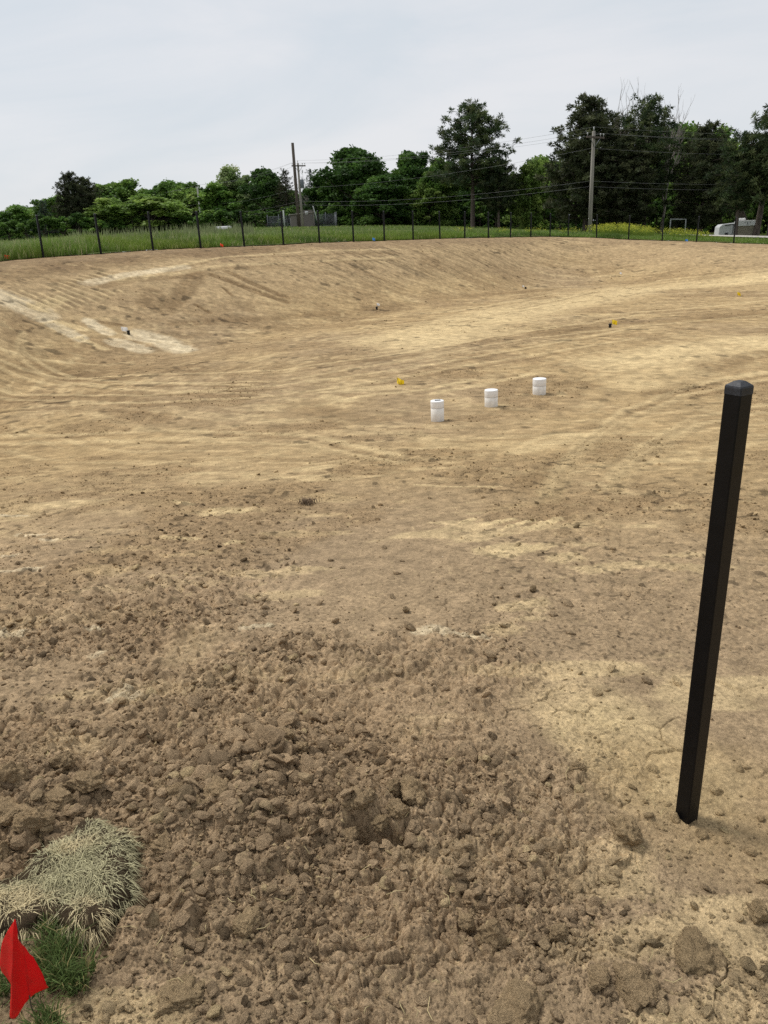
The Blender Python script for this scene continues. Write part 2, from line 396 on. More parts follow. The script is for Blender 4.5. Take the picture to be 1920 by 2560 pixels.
# painted strokes: (pixel points), width m, colour, strength, softness, height change
STROKES = [
    ([(215, 708), (300, 690), (380, 678), (465, 667)], .34, WHITE, .9, .6, 0), ([(300, 702), (380, 690)], .3, PALE, .5, .6, 0),
    ([(0, 738), (45, 757), (82, 777)], .9, WHITE, .95, .5, 0), ([(87, 768), (120, 762), (156, 745)], .32, PALE, .8, .5, 0), ([(90, 770), (110, 776)], .3, PALE, .7, .5, 0),
    ([(116, 802), (160, 825), (200, 845)], .42, WHITE, 1.0, .6, 0), ([(200, 845), (260, 872)], .2, PALE, .7, .6, 0),
    ([(150, 806), (208, 822)], .3, PALE, .7, .6, 0), ([(223, 803), (245, 818), (266, 831)], .38, WHITE, 1.0, .6, 0),
    ([(353, 838), (400, 850), (457, 873)], .7, WHITE, 1.0, .6, 0), ([(300, 857), (350, 873)], .6, WHITE, .8, .5, 0),
    ([(0, 872), (75, 895), (174, 907)], .16, PALE, .8, .6, .01), ([(180, 905), (260, 913), (330, 905)], .1, PALE, .4, .8, 0),
    ([(532, 687), (620, 720), (712, 753)], .32, EARTH, .8, .5, -.03), ([(573, 681), (640, 712), (716, 743)], .30, EARTH, .75, .5, -.03),
    ([(495, 685), (470, 715), (450, 745), (405, 776)], .55, EARTH, .6, .7, -.02), ([(385, 730), (365, 760)], .6, EARTH, .55, .8, 0),
    ([(0, 690), (150, 668), (420, 640), (700, 622)], .9, EARTH, .45, 1.0, 0), ([(60, 790), (30, 830), (60, 880), (160, 930), (330, 950)], .5, EARTH, .4, 1.0, -.01), ([(130, 700), (260, 715), (330, 700), (480, 690)], .3, EARTH, .5, .9, -.01), ([(840, 650), (960, 700), (1010, 725)], .25, EARTH, .4, .9, -.02), ([(440, 810), (620, 800), (860, 782), (1000, 762)], .35, EARTH, .5, .9, -.02), ([(250, 805), (300, 812)], .16, EARTH, .9, .7, .02), ([(490, 762), (525, 782)], .12, EARTH, .9, .7, -.03), ([(560, 720), (580, 738)], .12, EARTH, .8, .7, -.03), ([(0, 905), (300, 925), (700, 918), (1000, 890)], .9, EARTH, .35, 1.0, 0), ([(0, 1000), (200, 990), (420, 1010)], .6, EARTH, .4, 1.0, 0),
    ([(560, 672), (700, 668), (860, 690)], .3, EARTH, .35, .8, 0),
    ([(1018, 843), (1180, 805), (1365, 765), (1600, 722), (1915, 694)], 2.6, PALE, .75, 1.0, 0), ([(1040, 870), (1150, 840), (1250, 826)], 1.4, PALE, .55, 1.0, 0),
    ([(1290, 772), (1330, 766), (1500, 728)], .14, EARTH, .5, .8, -.02), ([(1360, 830), (1560, 808), (1915, 783)], .7, EARTH, .5, .9, -.02),
    ([(1090, 815), (1300, 800), (1500, 788), (1915, 752)], .3, PALE, .5, .8, 0),
    ([(1380, 838), (1480, 822)], .9, EARTH, .55, .8, 0), ([(1570, 805), (1680, 795)], .4, DARK, .5, .8, 0),
    ([(1567, 905), (1700, 880), (1915, 850)], 1.6, PALE, .8, 1.0, 0), ([(1640, 985), (1760, 930), (1915, 880)], .5, EARTH, .45, .9, 0),
    ([(1600, 960), (1700, 930)], 1.0, PALE, .5, .9, 0), ([(1180, 741), (1290, 732), (1394, 720)], .8, EARTH, .5, 1.0, 0), ([(860, 800), (930, 790), (1010, 770)], .8, EARTH, .35, 1.0, 0),
    ([(1085, 655), (1060, 670)], .8, EARTH, .4, 1.0, 0),
    ([(800, 1012), (900, 990), (1080, 972), (1180, 950)], .16, PALE, .7, .8, 0), ([(830, 975), (960, 968)], .5, PALE, .55, .9, 0), ([(1085, 985), (1330, 935)], .16, PALE, .6, .8, 0), ([(815, 990), (870, 1000)], .25, PALE, .6, .8, 0),
    ([(1157, 1307), (1180, 1298)], .06, PALE, .9, .6, .01), ([(1215, 1313), (1278, 1299)], .06, PALE, .95, .6, .01), ([(1272, 1319), (1330, 1302)], .06, PALE, .95, .6, .01), ([(1330, 1320), (1396, 1301)], .08, PALE, .95, .6, .01),
    ([(1215, 1376), (1260, 1368)], .16, PALE, .7, .7, 0), ([(1262, 1384), (1310, 1370)], .16, PALE, .75, .7, 0), ([(1310, 1372), (1370, 1366)], .1, PALE, .7, .7, 0), ([(1395, 1398), (1425, 1394)], .16, PALE, .6, .7, 0),
    ([(1040, 1213), (1120, 1218), (1250, 1219)], .04, PALE, .8, .7, .01), ([(1300, 1125), (1380, 1108), (1440, 1088)], .3, PALE, .45, .9, 0), ([(1310, 1110), (1380, 1085), (1480, 1086)], .1, PALE, .5, .9, 0),
    ([(1047, 1586), (1080, 1574), (1105, 1582)], .09, WHITE, .8, .6, 0), ([(1145, 1589), (1180, 1592), (1215, 1600)], .05, WHITE, .8, .6, 0), ([(1270, 1520), (1340, 1508)], .12, PALE, .6, .8, 0),
    ([(1514, 1823), (1600, 1880), (1695, 1950)], .34, PALE, .75, 1.0, 0), ([(1440, 1745), (1500, 1800)], .34, PALE, .45, 1.0, 0), ([(1720, 1960), (1860, 2040)], .5, TAN, .6, 1.0, 0),
    ([(285, 1747), (315, 1736), (333, 1742)], .07, WHITE, .85, .6, 0), ([(607, 1573), (640, 1570), (680, 1565)], .035, WHITE, .9, .6, 0), ([(0, 1578), (50, 1586)], .07, WHITE, .8, .7, 0),
    ([(0, 1289), (60, 1291)], .06, WHITE, .8, .7, 0), ([(46, 1338), (110, 1338)], .05, WHITE, .8, .7, 0), ([(104, 1352), (140, 1352)], .04, WHITE, .75, .7, 0), ([(5, 1432), (98, 1426)], .07, WHITE, .75, .7, 0), ([(0, 1395), (40, 1394)], .05, WHITE, .7, .7, 0),
    ([(405, 1344), (492, 1347)], .05, PALE, .8, .7, 0), ([(530, 1283), (560, 1276), (600, 1275)], .18, PALE, .8, .7, 0), ([(440, 1252), (475, 1262)], .08, PALE, .7, .7, 0), ([(570, 1360), (600, 1356)], .06, PALE, .7, .7, 0),
    ([(460, 1640), (500, 1600)], .2, PALE, .2, 1., 0), ([(240, 1640), (252, 1632)], .06, WHITE, .7, .6, 0), ([(225, 1582), (250, 1580)], .04, WHITE, .8, .6, 0),
    ([(900, 1085), (1010, 1080), (1100, 1110)], .3, PALE, .35, 1., 0), ([(560, 1050), (640, 1040)], .3, PALE, .35, 1., 0), ([(180, 1012), (320, 1005)], .14, PALE, .6, .9, 0), ([(480, 1098), (620, 1092)], .12, PALE, .5, .9, 0),
    ([(0, 1030), (180, 1020), (420, 1035)], .2, EARTH, .45, .9, -.01), ([(0, 955), (240, 945), (560, 930)], .15, EARTH, .35, .9, -.01),
    ([(760, 1010), (850, 1050), (960, 1045)], .7, EARTH, .4, 1., 0), ([(1400, 1290), (1330, 1210), (1500, 1110)], .3, EARTH, .3, 1., 0),
]

# wheel and blade passes: long pairs of lines sweeping round the basin
ARCS = [[(0, 900), (300, 938), (700, 928), (1000, 885), (1300, 828), (1600, 790), (1915, 765)], [(0, 975), (350, 985), (700, 965), (1000, 925), (1300, 870), (1600, 820)], [(900, 800), (1150, 775), (1400, 735), (1650, 700), (1915, 672)],
        [(1915, 930), (1720, 965), (1560, 1030), (1440, 1120), (1370, 1230)], [(1915, 1010), (1750, 1040), (1620, 1110), (1530, 1200)], [(0, 1090), (400, 1075), (760, 1090), (1000, 1140)], [(60, 830), (40, 870), (120, 920), (330, 955), (620, 960)], [(420, 668), (560, 640), (760, 632), (1000, 622)]]
for ai, arc in enumerate(ARCS):
    for k_, (dy_, wd_, cl_, st_) in enumerate(((0, .16, PALE, .5), (7, .13, EARTH, .42), (22, .16, PALE, .42), (28, .12, EARTH, .36))):
        STROKES.append(([(px_ + 6 * math.sin(ai + j_ * 1.7), py_ + dy_ + 3 * math.sin(k_ * 2 + j_ * 2.1)) for j_, (px_, py_) in enumerate(arc)], wd_, cl_, st_, .9, -.012 if cl_ is EARTH else .006))

def soil_fields(x, y):
    """height offset and colour of the soil at points x, y"""
    n = len(x); r = np.hypot(x, y); a = azd(x, y); rf = RF(a)
    near = r < 11
    h = np.zeros(n); rz = rough_zone(x, y)
    seen = np.abs(a) < 80
    # polar coordinates about the middle of the basin: graded sweeps run round it
    cx, cy = 3.0, 15.0
    th = np.arctan2(x - cx, y - cy); ro = np.hypot((x - cx) * .75, y - cy)
    warp = fbm(x * .25, y * .25, 31, 3) * 2.0
    sweep = fbm(th * 5.0, ro * 3.2 + warp, 41, 4)
    sweep2 = fbm(th * 9.0, ro * 9.0 + warp * 3, 47, 3)
    big = fbm(x * .22, y * .22, 51, 4); mid = fbm(x * .9, y * .9, 55, 4)
    bank = np.clip(1 - (rf - r) / 8.5, 0, 1)
    # bank ruts: short diagonal scratches running down to the right
    dx, dy = BANKDIR; u = x * dx + y * dy; v = -x * dy + y * dx
    rut = fbm(u * .7 + big * 2, v * 7.5 + mid * 1.0, 61, 3); rut = np.clip((rut - .60) / .07, 0, 1) * sst(bank, .12, .4) * (1 - sst(bank, .72, .86)) * sst(big, .35, .5) * (.15 + .85 * sst(a, -9, -2) * (1 - sst(a, 13, 20)))
    rut2 = fbm(u * 1.2, v * 13.0 + mid * 2, 63, 3); rut2 = np.clip((rut2 - .60) / .08, 0, 1) * sst(bank, .1, .4) * (1 - sst(bank, .75, .9)) * (.25 + .75 * sst(a, -9, -2) * (1 - sst(a, 13, 20)))
    h -= rut * .022 + rut2 * .014
    h += (sweep - .5) * .012 * sst(r, 4, 9) * (1 - .8 * sst(bank, .1, .4)) + (sweep2 - .5) * .005 * sst(r, 3, 7)
    h += (mid - .5) * (.03 - .022 * sst(bank, .05, .3)) * sst(r, 2, 5) + (fbm(x * 2.2, y * 2.2, 57, 3) - .5) * .07 * (.25 + rz)
    for fx_, fy_, sg, hh_ in BUMPS: h += hh_ * np.exp(-((x - fx_) ** 2 + (y - fy_) ** 2) / (sg * sg))
    tint_id = np.full(n, .5)
    # lumps at several sizes in the near field
    i = np.where(near & seen)[0]
    xi, yi = x[i], y[i]; rzi = rz[i]
    wx = xi + (fbm(xi * 14, yi * 14, 101, 2) - .5) * .05; wy = yi + (fbm(xi * 14, yi * 14, 105, 2) - .5) * .05
    tot = np.zeros(len(i)); idm = np.full(len(i), .5)
    dn = fbm(xi * 2.1, yi * 2.1, 111, 3)
    wx = wx + (fbm(xi * 45, yi * 45, 131, 2) - .5) * .006; wy = wy + (fbm(xi * 45, yi * 45, 135, 2) - .5) * .006
    rres = np.maximum(.0028, r[i] ** 2 * .00075); dn2 = fbm(xi * 4.2 + 3, yi * 4.2, 113, 3); dn3 = fbm(xi * 1.3 - 6, yi * 1.3, 115, 3)
    crack = np.zeros(len(i))
    for cell, sd, amp, msk in ((.17, 201, .20, rzi * sst(dn, .42, .58) * .9), (.08, 211, .30, rzi * sst(dn2, .36, .54)), (.04, 221, .38, np.clip(rzi * 1.15, 0, 1) * (.35 + .65 * sst(dn3, .38, .56))), (.021, 231, .32, np.clip(.10 + rzi * 1.1, 0, 1)), (.011, 241, .28, np.clip(.25 + rzi, 0, 1))):
        ok = sst(cell / rres, 2.2, 5.0)
        e, idv, tl, f1 = cells(wx, wy, cell, sd)
        lev = .15 + .85 * idv; pres = sst(idv + (msk - .5) * .9, .30, .55) * np.clip(msk * 1.6, 0, 1)
        prof = sst(e, .02, .42) * .7 + .3 * np.clip(1 - f1 * f1 * 1.2, 0, 1)
        hh = cell * amp * (lev * prof + tl * .55 * prof) * pres * ok
        crack = crack + (1 - sst(e, .0, .14)) * pres * ok * np.where(cell > .03, .5, .22)
        idm = np.where((pres > .5) & (prof > .3), idm * .5 + idv * .5, idm)
        tot = tot + hh
    hd, idv = domes(wx, wy, .06, 251, np.clip(rzi * 1.2 - .3, 0, .6)); tot = tot + hd * .06 * .5 * sst(.06 / rres, 2, 5)
    tot = tot - crack * .009
    h[i] += tot * (1 - .0 * rzi)
    tint_id[i] = idm
    # fine crumble everywhere: noise at fixed sizes, each faded in where the mesh can carry it
    res = np.maximum(.0028, np.minimum(r ** 2 * .00075, .08))
    lres = np.log2(res * 2.3)
    def crumb(seed, off=0.0):
        out = np.zeros(n)
        for lv in range(-8, 0):
            w_ = np.clip(1 - np.abs(lres + off - lv), 0, 1); k_ = np.where(w_ > 0)[0]
            if len(k_): out[k_] += w_[k_] * vn(x[k_] / 2.0 ** lv, y[k_] / 2.0 ** lv, seed + 11 * lv + 200)
        return out
    cr1 = crumb(301); h += (cr1 - .5) * np.clip(res * .8, .003, .009) * (1 + .6 * rz) * (.7 + 1.2 * sst(mid, .4, .62))
    h += (fbm(x * 16, y * 16, 303, 3) - .5) * .016 * (.5 + rz) * (1 - sst(r, 5, 12))
    # colour
    f_br = 1 - sst(r + (mid - .5) * 2.5, 3.4 - a * .02, 9.0 - a * .06)
    f_br = np.clip(f_br * .95 + rz * .1 + (mid - .5) * .4, 0, 1)
    c = TAN[None] + (BROWN - TAN)[None] * f_br[:, None]
    c = c + (GREYB - c) * (np.clip((big - .5) * 2.2 + f_br * .3, 0, .5))[:, None]
    c = c + (DARK - c) * (np.clip(rz * .3 * sst(mid, .42, .62), 0, .3))[:, None]
    c = c + (lin(172, 148, 112) - c) * (sst(bank, .05, .5) * .85)[:, None]
    rimd = np.clip(1 - (rf - r) / 2.9, 0, 1)
    rimk = sst(rimd + (mid - .5) * 1.1 + (sweep - .5) * .4, .15, .7) * np.interp(a, [-28, -5, 8, 20, 30], [.95, .9, .75, .5, .45])
    c = c + (lin(130, 108, 82) - c) * rimk[:, None] * .8
    bk = 1 - .6 * sst(bank, .1, .4); brk = .35 + .65 * sst(fbm(x * 6, y * 6, 151, 2), .38, .62); k = sst(sweep, .575, .66) * sst(r, 3.5, 8) * (1 - rimk) * bk * brk; c = c + (PALE - c) * (k * .30)[:, None]
    k = sst(.5 - sweep, .06, .16) * sst(r, 3.5, 8) * bk * (1.3 - brk); c = c + (EARTH - c) * (k * .16)[:, None]
    k = sst(sweep2, .62, .68) * sst(r, 5, 9) * (1 - rimk) * bk; c = c + (PALE - c) * (k * .30)[:, None]; k = sst(.5 - sweep2, .13, .18) * sst(r, 4, 9) * bk; c = c + (EARTH - c) * (k * .24)[:, None]
    flat = (1 - rz) * sst(fbm(x * 1.7 + 9, y * 5.0, 121, 3), .62, .72) * (r < 9); c = c + (PALE - c) * (flat * .45)[:, None]
    c = c * (1 - .30 * rut - .26 * rut2)[:, None]
    # drying cracks in the smooth clay on the right
    i2 = np.where((r < 5) & (a > 4) & (a < 60) & (rz < .45))[0]
    if len(i2):
        xx, yy = x[i2], y[i2]; wx2 = xx + (fbm(xx * 9, yy * 9, 141, 3) - .5) * .10; wy2 = yy + (fbm(xx * 9, yy * 9, 145, 3) - .5) * .10
        e, idv, tl, f1 = cells(wx2, wy2, .13, 261); cm = (1 - sst(e, .012, .05)) * sst(fbm(xx * 3.3, yy * 3.3, 147, 3), .5, .6) * (1 - sst(r[i2], 3.0, 4.5))
        h[i2] -= cm * .008; c[i2] = c[i2] * (1 - .45 * cm)[:, None]; h[i2] += tl * .006
    pg = sst(fbm(x * .8, y * .8, 79, 4, .6), .45, .60) * sst(r, 3.0, 5.0) * (1 - .7 * sst(bank, .1, .5)); c = c + (lin(140, 116, 84) - c) * (pg * .5)[:, None]; h += pg * (cr1 - .5) * np.clip(res * 1.2, .004, .014)
    c = c * (1 + .10 * f_br + .26 * rz)[:, None]
    # strokes
    for pts, wd, colr, st, soft, dh in SW:
        lo = pts.min(0) - wd * 1.6; hi = pts.max(0) + wd * 1.6
        j = np.where((x > lo[0]) & (x < hi[0]) & (y > lo[1]) & (y < hi[1]))[0]
        if len(j) == 0: continue
        d = np.full(len(j), 1e9)
        P = np.stack([x[j], y[j]], 1)
        for k0 in range(len(pts) - 1):
            p, q = pts[k0], pts[k0 + 1]; e = q - p; t = np.clip(((P - p) @ e) / (e @ e + 1e-9), 0, 1)
            d = np.minimum(d, np.hypot(*(P - (p + t[:, None] * e)).T))
        sc = 1.6 / max(wd, .08)
        nz = fbm(P[:, 0] * sc, P[:, 1] * sc * 1.0, 401, 4) - .5; nz2 = fbm(P[:, 0] * sc * 5, P[:, 1] * sc * 5, 405, 3) - .5
        m = 1 - sst(d / (wd * .56) + nz * .85 + nz2 * .5, 1 - .55 * soft, 1 + .45 * soft)
        m = m * st * (.62 + .38 * sst(nz2 + nz, -.25, .15))
        c[j] = c[j] + (colr - c[j]) * m[:, None]
        if dh: h[j] += dh * m
    # cleat marks of a tracked machine
    for (p, q, wd, pitch) in CLEATS:
        e = q - p; Ln = np.hypot(*e); e = e / Ln; s_ = (x - p[0]) * e[0] + (y - p[1]) * e[1]; t_ = -(x - p[0]) * e[1] + (y - p[1]) * e[0]
        m = (s_ > 0) & (s_ < Ln) & (np.abs(t_) < wd / 2)
        bar = .5 + .5 * np.sin(s_ / pitch * 6.283 + np.abs(t_) * 2.0 + mid * 3)
        mm = m * (1 - sst(np.abs(t_), wd * .3, wd * .5)) * sst(mid, .46, .58)
        c = c + (PALE - c) * (mm * sst(bar, .6, .9) * .45)[:, None]; c = c * (1 - .2 * mm * (1 - bar))[:, None]
        h += mm * (bar - .5) * .03
    # per-lump and speckle variation of the soil itself
    c = c * (1 + (tint_id - .5)[:, None] * .34)
    sp = crumb(333, -.4); c = c * (1 + (sp - .5) * .46)[:, None]
    sp2 = sst(crumb(335, .1), .70, .80) * sst(mid, .36, .6); c = c * (1 - sp2 * .5)[:, None]
    sp3 = sst(crumb(337, .3), .78, .92); c = c + (PALE - c) * (sp3 * .3)[:, None]
    return h, np.clip(c, .01, .9)

_p, _q = at(700, 688), at(780, 722)
BUMPS = [(*at(px, py)[:2], sg, hh) for px, py, sg, hh in ((1010, 2030, .13, .055), (900, 2055, .07, .05), (905, 2092, .028, -.10), (962, 2098, .03, -.08), (1010, 2040, .02, -.05), (1000, 2100, .022, -.06), (560, 2010, .22, .05), (700, 1890, .16, .03), (60, 2040, .22, .07), (1600, 2460, .2, .03))]
BANKDIR = (_q - _p)[:2] / np.linalg.norm((_q - _p)[:2])
SW = [(np.array([at(*p)[:2] for p in pts]), wd, colr, st, soft, dh) for pts, wd, colr, st, soft, dh in STROKES]
CLEATS = [(at(30, 752)[:2], at(290, 684)[:2], 1.1, .30), (at(80, 775)[:2], at(300, 715)[:2], .8, .3), (at(100, 795)[:2], at(215, 850)[:2], .7, .28), (at(1190, 850)[:2], at(1500, 790)[:2], 1.0, .3)]

def build_soil():
    dense = np.arange(-43, 43.001, .08)
    azs = np.concatenate([np.arange(-180, -75, 5), np.arange(-75, -43, .8), dense, np.arange(43.8, 75, .8), np.arange(75, 180, 5)])
    rr = [.72]
    while rr[-1] < 45: rr.append(rr[-1] + min(max(.0028, rr[-1] ** 2 * .00075), .075))
    rr = np.array(rr); R = 45.0
    A, Rg = np.meshgrid(azs, rr)                      # rows r, columns az
    rfe = RF(A) + .8; knee = np.minimum(12, .5 * rfe)
    Rm = np.where(Rg <= knee, Rg, knee + (Rg - knee) * (rfe - knee) / (R - knee))
    x = (Rm * np.sin(np.radians(A))).ravel(); y = (Rm * np.cos(np.radians(A))).ravel()
    h, c = soil_fields(x, y)
    z = ground(x, y) + h
    # dug hole beside the mound
    nr, nc = A.shape
    idx = np.arange(nr * nc).reshape(nr, nc)
    right = np.roll(idx, -1, axis=1)
    q = np.stack([idx[:-1], right[:-1], right[1:], idx[1:]], -1).reshape(-1, 4)[:, ::-1]
    v = np.stack([x, y, z], 1); v = np.vstack([v, [0, 0, 0]]); c = np.vstack([c, BROWN])
    j = np.arange(nc); tri = np.stack([np.full(nc, nr * nc), (j + 1) % nc, j], -1)[:, ::-1]
    me = npmesh('soil_ground', v, [q, tri], c)
    return mobj('soil_ground', me, M_SOIL)
ground_o = build_soil(); T(ground_o, kind='structure')
_cache = {}
def surf(x, y):
    """soil height including lumps at points"""
    x = np.asarray(x, float); y = np.asarray(y, float)
    h, c = soil_fields(x, y); return ground(x, y) + h, c

# ------------------------------------------------------------------ field beyond the fence, road
def build_field():
    azs = np.arange(-180, 180, .75); nu = 150
    us = np.linspace(0, 1, nu)
    A, U = np.meshgrid(azs, us)
    edge = RF(A) + .25 + .25 * (vn(A * .9, A * 0, 7) - .5)
    Rm = edge + (1400 - edge) * U ** 3.2
    x = Rm * np.sin(np.radians(A)); y = Rm * np.cos(np.radians(A))
    z = ground(x.ravel(), y.ravel()) + .025 + np.where(U.ravel() > .02, (fbm(x.ravel() * .35, y.ravel() * .35, 9, 3) - .5) * .22, 0) * (Rm.ravel() < 120)
    n = fbm(x.ravel() * .15, y.ravel() * .15, 12, 4)
    c = lin(72, 88, 40)[None] * (1 + (n - .5)[:, None]) ; c = c + (lin(110, 104, 66) - c) * (sst(n, .5, .7) * .5)[:, None]
    nr, nc = A.shape; idx = np.arange(nr * nc).reshape(nr, nc); right = np.roll(idx, -1, axis=1)
    q = np.stack([idx[:-1], right[:-1], right[1:], idx[1:]], -1).reshape(-1, 4)[:, ::-1]
    me = npmesh('grass_field', np.stack([x.ravel(), y.ravel(), z], 1), q, np.clip(c, .01, .8))
    return T(mobj('grass_field', me, M_FIELD), kind='structure')
build_field()

def ribbon(name, pts, w, m, zo):
    pts = np.array(pts, float); t = np.linspace(0, len(pts) - 1, 60)
    P = np.stack([np.interp(t, np.arange(len(pts)), pts[:, k]) for k in (0, 1)], 1)
    d = np.gradient(P, axis=0); d /= np.linalg.norm(d, axis=1, keepdims=True); nrm = np.stack([-d[:, 1], d[:, 0]], 1)
    offs = np.linspace(-.5, .5, 7) * w
    V = (P[:, None] + nrm[:, None] * offs[None, :, None]).reshape(-1, 2)
    z = ground(V[:, 0], V[:, 1]) + zo
    nc = 7; idx = np.arange(len(V)).reshape(60, nc)
    q = np.stack([idx[:-1, :-1], idx[:-1, 1:], idx[1:, 1:], idx[1:, :-1]], -1).reshape(-1, 4)
    return mobj(name, npmesh(name, np.column_stack([V, z]), q), m)
rd = [place(p, D)[0][:2] for p, D in ((1760, 66), (1850, 64), (1960, 62), (2200, 60), (2600, 60))]
T(ribbon('road', rd, 9.5, M_ROAD, .17), kind='structure')

# ------------------------------------------------------------------ grass blades
def blades(P, H, Wd, lean, col, tipcol=None, curl=.6, rng=RNG):
    n = len(P); a = rng.uniform(0, 2 * np.pi, n); ld = rng.uniform(0, 2 * np.pi, n) if lean.ndim == 1 else None
    L_ = np.stack([np.cos(ld), np.sin(ld)], 1) * lean[:, None] if ld is not None else lean
    wv = np.stack([np.cos(a), np.sin(a), np.zeros(n)], 1) * Wd[:, None] * .5
    mid = P + np.column_stack([L_ * .4 * H[:, None], H * .6]); tip = P + np.column_stack([L_ * H[:, None], H * (1 - .35 * np.hypot(L_[:, 0], L_[:, 1]) * curl)])
    v = np.stack([P - wv, P + wv, mid + wv * .8, mid - wv * .8, tip], 1).reshape(-1, 3)
    b = np.arange(n)[:, None] * 5
    q = b + np.array([0, 1, 2, 3]); t = b + np.array([3, 2, 4])
    tc_ = col if tipcol is None else tipcol
    c = np.stack([col * .8, col * .8, col, col, tc_], 1).reshape(-1, 3)
    return v, q, t, c

def build_field_grass():
    n = 150000
    a = RNG.uniform(-46, 46, n); rf = RF(a)
    k = RNG.random(n)
    dr = np.where(k < .5, RNG.uniform(.05, 3.0, n), np.where(k < .8, RNG.uniform(3, 16, n), RNG.uniform(16, 85, n)))
    edge = (vn(a * 2.2, a * 0 + 3, 15) - .5) * .7
    r = rf + .3 + np.maximum(dr + edge, -.15)
    x = r * np.sin(np.radians(a)); y = r * np.cos(np.radians(a)); z = ground(x, y)
    # leave the road clear
    rdp = np.array(rd); dmin = np.full(n, 1e9)
    for i in range(len(rdp) - 1):
        p, q_ = rdp[i], rdp[i + 1]; e = q_ - p; t = np.clip(((x - p[0]) * e[0] + (y - p[1]) * e[1]) / (e @ e), 0, 1)
        dmin = np.minimum(dmin, np.hypot(x - p[0] - t * e[0], y - p[1] - t * e[1]))
    shed_xy = place(762, 105)[0]
    ok = (dmin > 4.9) & (np.hypot(x - shed_xy[0], y - shed_xy[1]) > 2.2)
    hb = np.interp(a, [-46, -30, -24, -14, -9, -4, 3, 12, 22, 40], [.5, .5, .48, .40, .33, .27, .25, .24, .2, .18]) * (1 - .35 * sst(dr, 8, 22))
    pn = fbm(x * .5, y * .5, 25, 3)
    h = hb * (.55 + .9 * pn) * RNG.uniform(.6, 1.35, n) * (.55 + .45 * sst(dr, .0, 1.2))
    w = np.maximum(.010, r * .00055) * RNG.uniform(.7, 1.4, n)
    g = lin(116, 142, 62)[None] * (1 + (RNG.random((n, 1)) - .5) * .5)
    gl = lin(158, 166, 124)[None] * (1 + (RNG.random((n, 1)) - .5) * .3); dk = lin(58, 80, 36)[None]
    kk = sst(fbm(x * .35 + 8, y * .6, 29, 3), .45, .62) * np.interp(a, [-30, -12, -5, 5, 20], [.75, .6, .35, .25, .2]) * sst(dr, .4, 2.0)
    c = g + (gl - g) * kk[:, None]; d2 = sst(fbm(x * .6 - 4, y * .6, 33, 3), .52, .66); c = c + (dk - c) * (d2 * .6)[:, None]
    st = RNG.random(n) < np.interp(a, [-30, -8, 5], [.14, .10, .05]); c[st] = lin(184, 178, 136)
    yl = sst(fbm(x * .3, y * .3, 37, 2), .5, .7); c = c + (lin(126, 140, 50) - c) * (yl * .4)[:, None]
    v, q, t, cc = blades(np.stack([x, y, z], 1)[ok], h[ok], w[ok], RNG.uniform(.1, .6, ok.sum()), c[ok])
    return T(mobj('tall_grass', npmesh('tall_grass', v, [q, t], cc), M_GRASS), 'band of tall green and grey green grass behind the far fence posts', 'grass', kind='stuff')
build_field_grass()

def build_weeds():
    # pale seed-head stems on the left and yellow flowering mustard on the right
    out = []
    n = 1300; a = RNG.uniform(-20, -8, n); r = RF(a) + RNG.uniform(14, 26, n)
    keep = vn(a * .8, r * .3, 44) > .42; a, r = a[keep], r[keep]; n = len(a)
    x = r * np.sin(np.radians(a)); y = r * np.cos(np.radians(a)); z = ground(x, y)
    c = lin(128, 136, 96)[None] * (1 + (RNG.random((n, 1)) - .5) * .4)
    v, q, t, cc = blades(np.stack([x, y, z], 1), RNG.uniform(.5, .9, n), np.maximum(.012, r * .0008) * np.ones(n), RNG.uniform(.05, .3, n), c)
    T(mobj('seeding_weeds', npmesh('seeding_weeds', v, [q, t], cc), M_GRASS), 'pale seeding weeds standing above the grass at the left of the far fence', 'weeds', kind='stuff')
    n = 4800; pxs = np.concatenate([RNG.normal(1545, 42, int(n * .5)), RNG.uniform(1480, 1800, int(n * .35)), RNG.uniform(1140, 1480, n - int(n * .5) - int(n * .35))])
    a = np.interp(pxs, [1000, 1500, 1950], [az_of(1000), az_of(1500), az_of(1950)]); r = RF(a) + RNG.uniform(2.0, 13, n)
    keep = vn(a * 2.2, r * .35, 46) > np.where(pxs < 1480, .62, .38); a, r = a[keep], r[keep]; n = len(a)
    x = r * np.sin(np.radians(a)); y = r * np.cos(np.radians(a)); z = ground(x, y)
    H = RNG.uniform(.45, .85, n) * np.interp(a, [az_of(1400), az_of(1540), az_of(1650), az_of(1790)], [.55, 1.05, .85, .6])
    P = np.stack([x, y, z], 1)
    v, q, t, cc = blades(P, H, np.full(n, .02), RNG.uniform(0, .2, n), lin(110, 130, 50)[None] * np.ones((n, 1)))
    m = n * 2; b = np.repeat(P, 2, 0) + np.column_stack([RNG.normal(0, .07, (m, 2)), np.repeat(H, 2) * RNG.uniform(.72, 1.02, m)])
    dv = RNG.normal(0, 1, (m, 2, 3)); dv /= np.linalg.norm(dv, axis=2, keepdims=True); dv *= RNG.uniform(.018, .034, (m, 1, 1))
    fv = np.stack([b + dv[:, 0], b + dv[:, 1], b - dv[:, 0], b - dv[:, 1]], 1).reshape(-1, 3); fq = np.arange(m * 4).reshape(m, 4) + len(v)
    yc = np.repeat(lin(176, 178, 64)[None] * (1 + (RNG.random((m, 1)) - .5) * .4), 4, 0)
    T(mobj('wild_mustard', npmesh('wild_mustard', np.vstack([v, fv]), [np.vstack([q, fq]), t], np.vstack([cc, yc])), M_GRASS), 'yellow flowering weeds in the grass by the right utility pole', 'wildflowers', kind='stuff')
build_weeds()

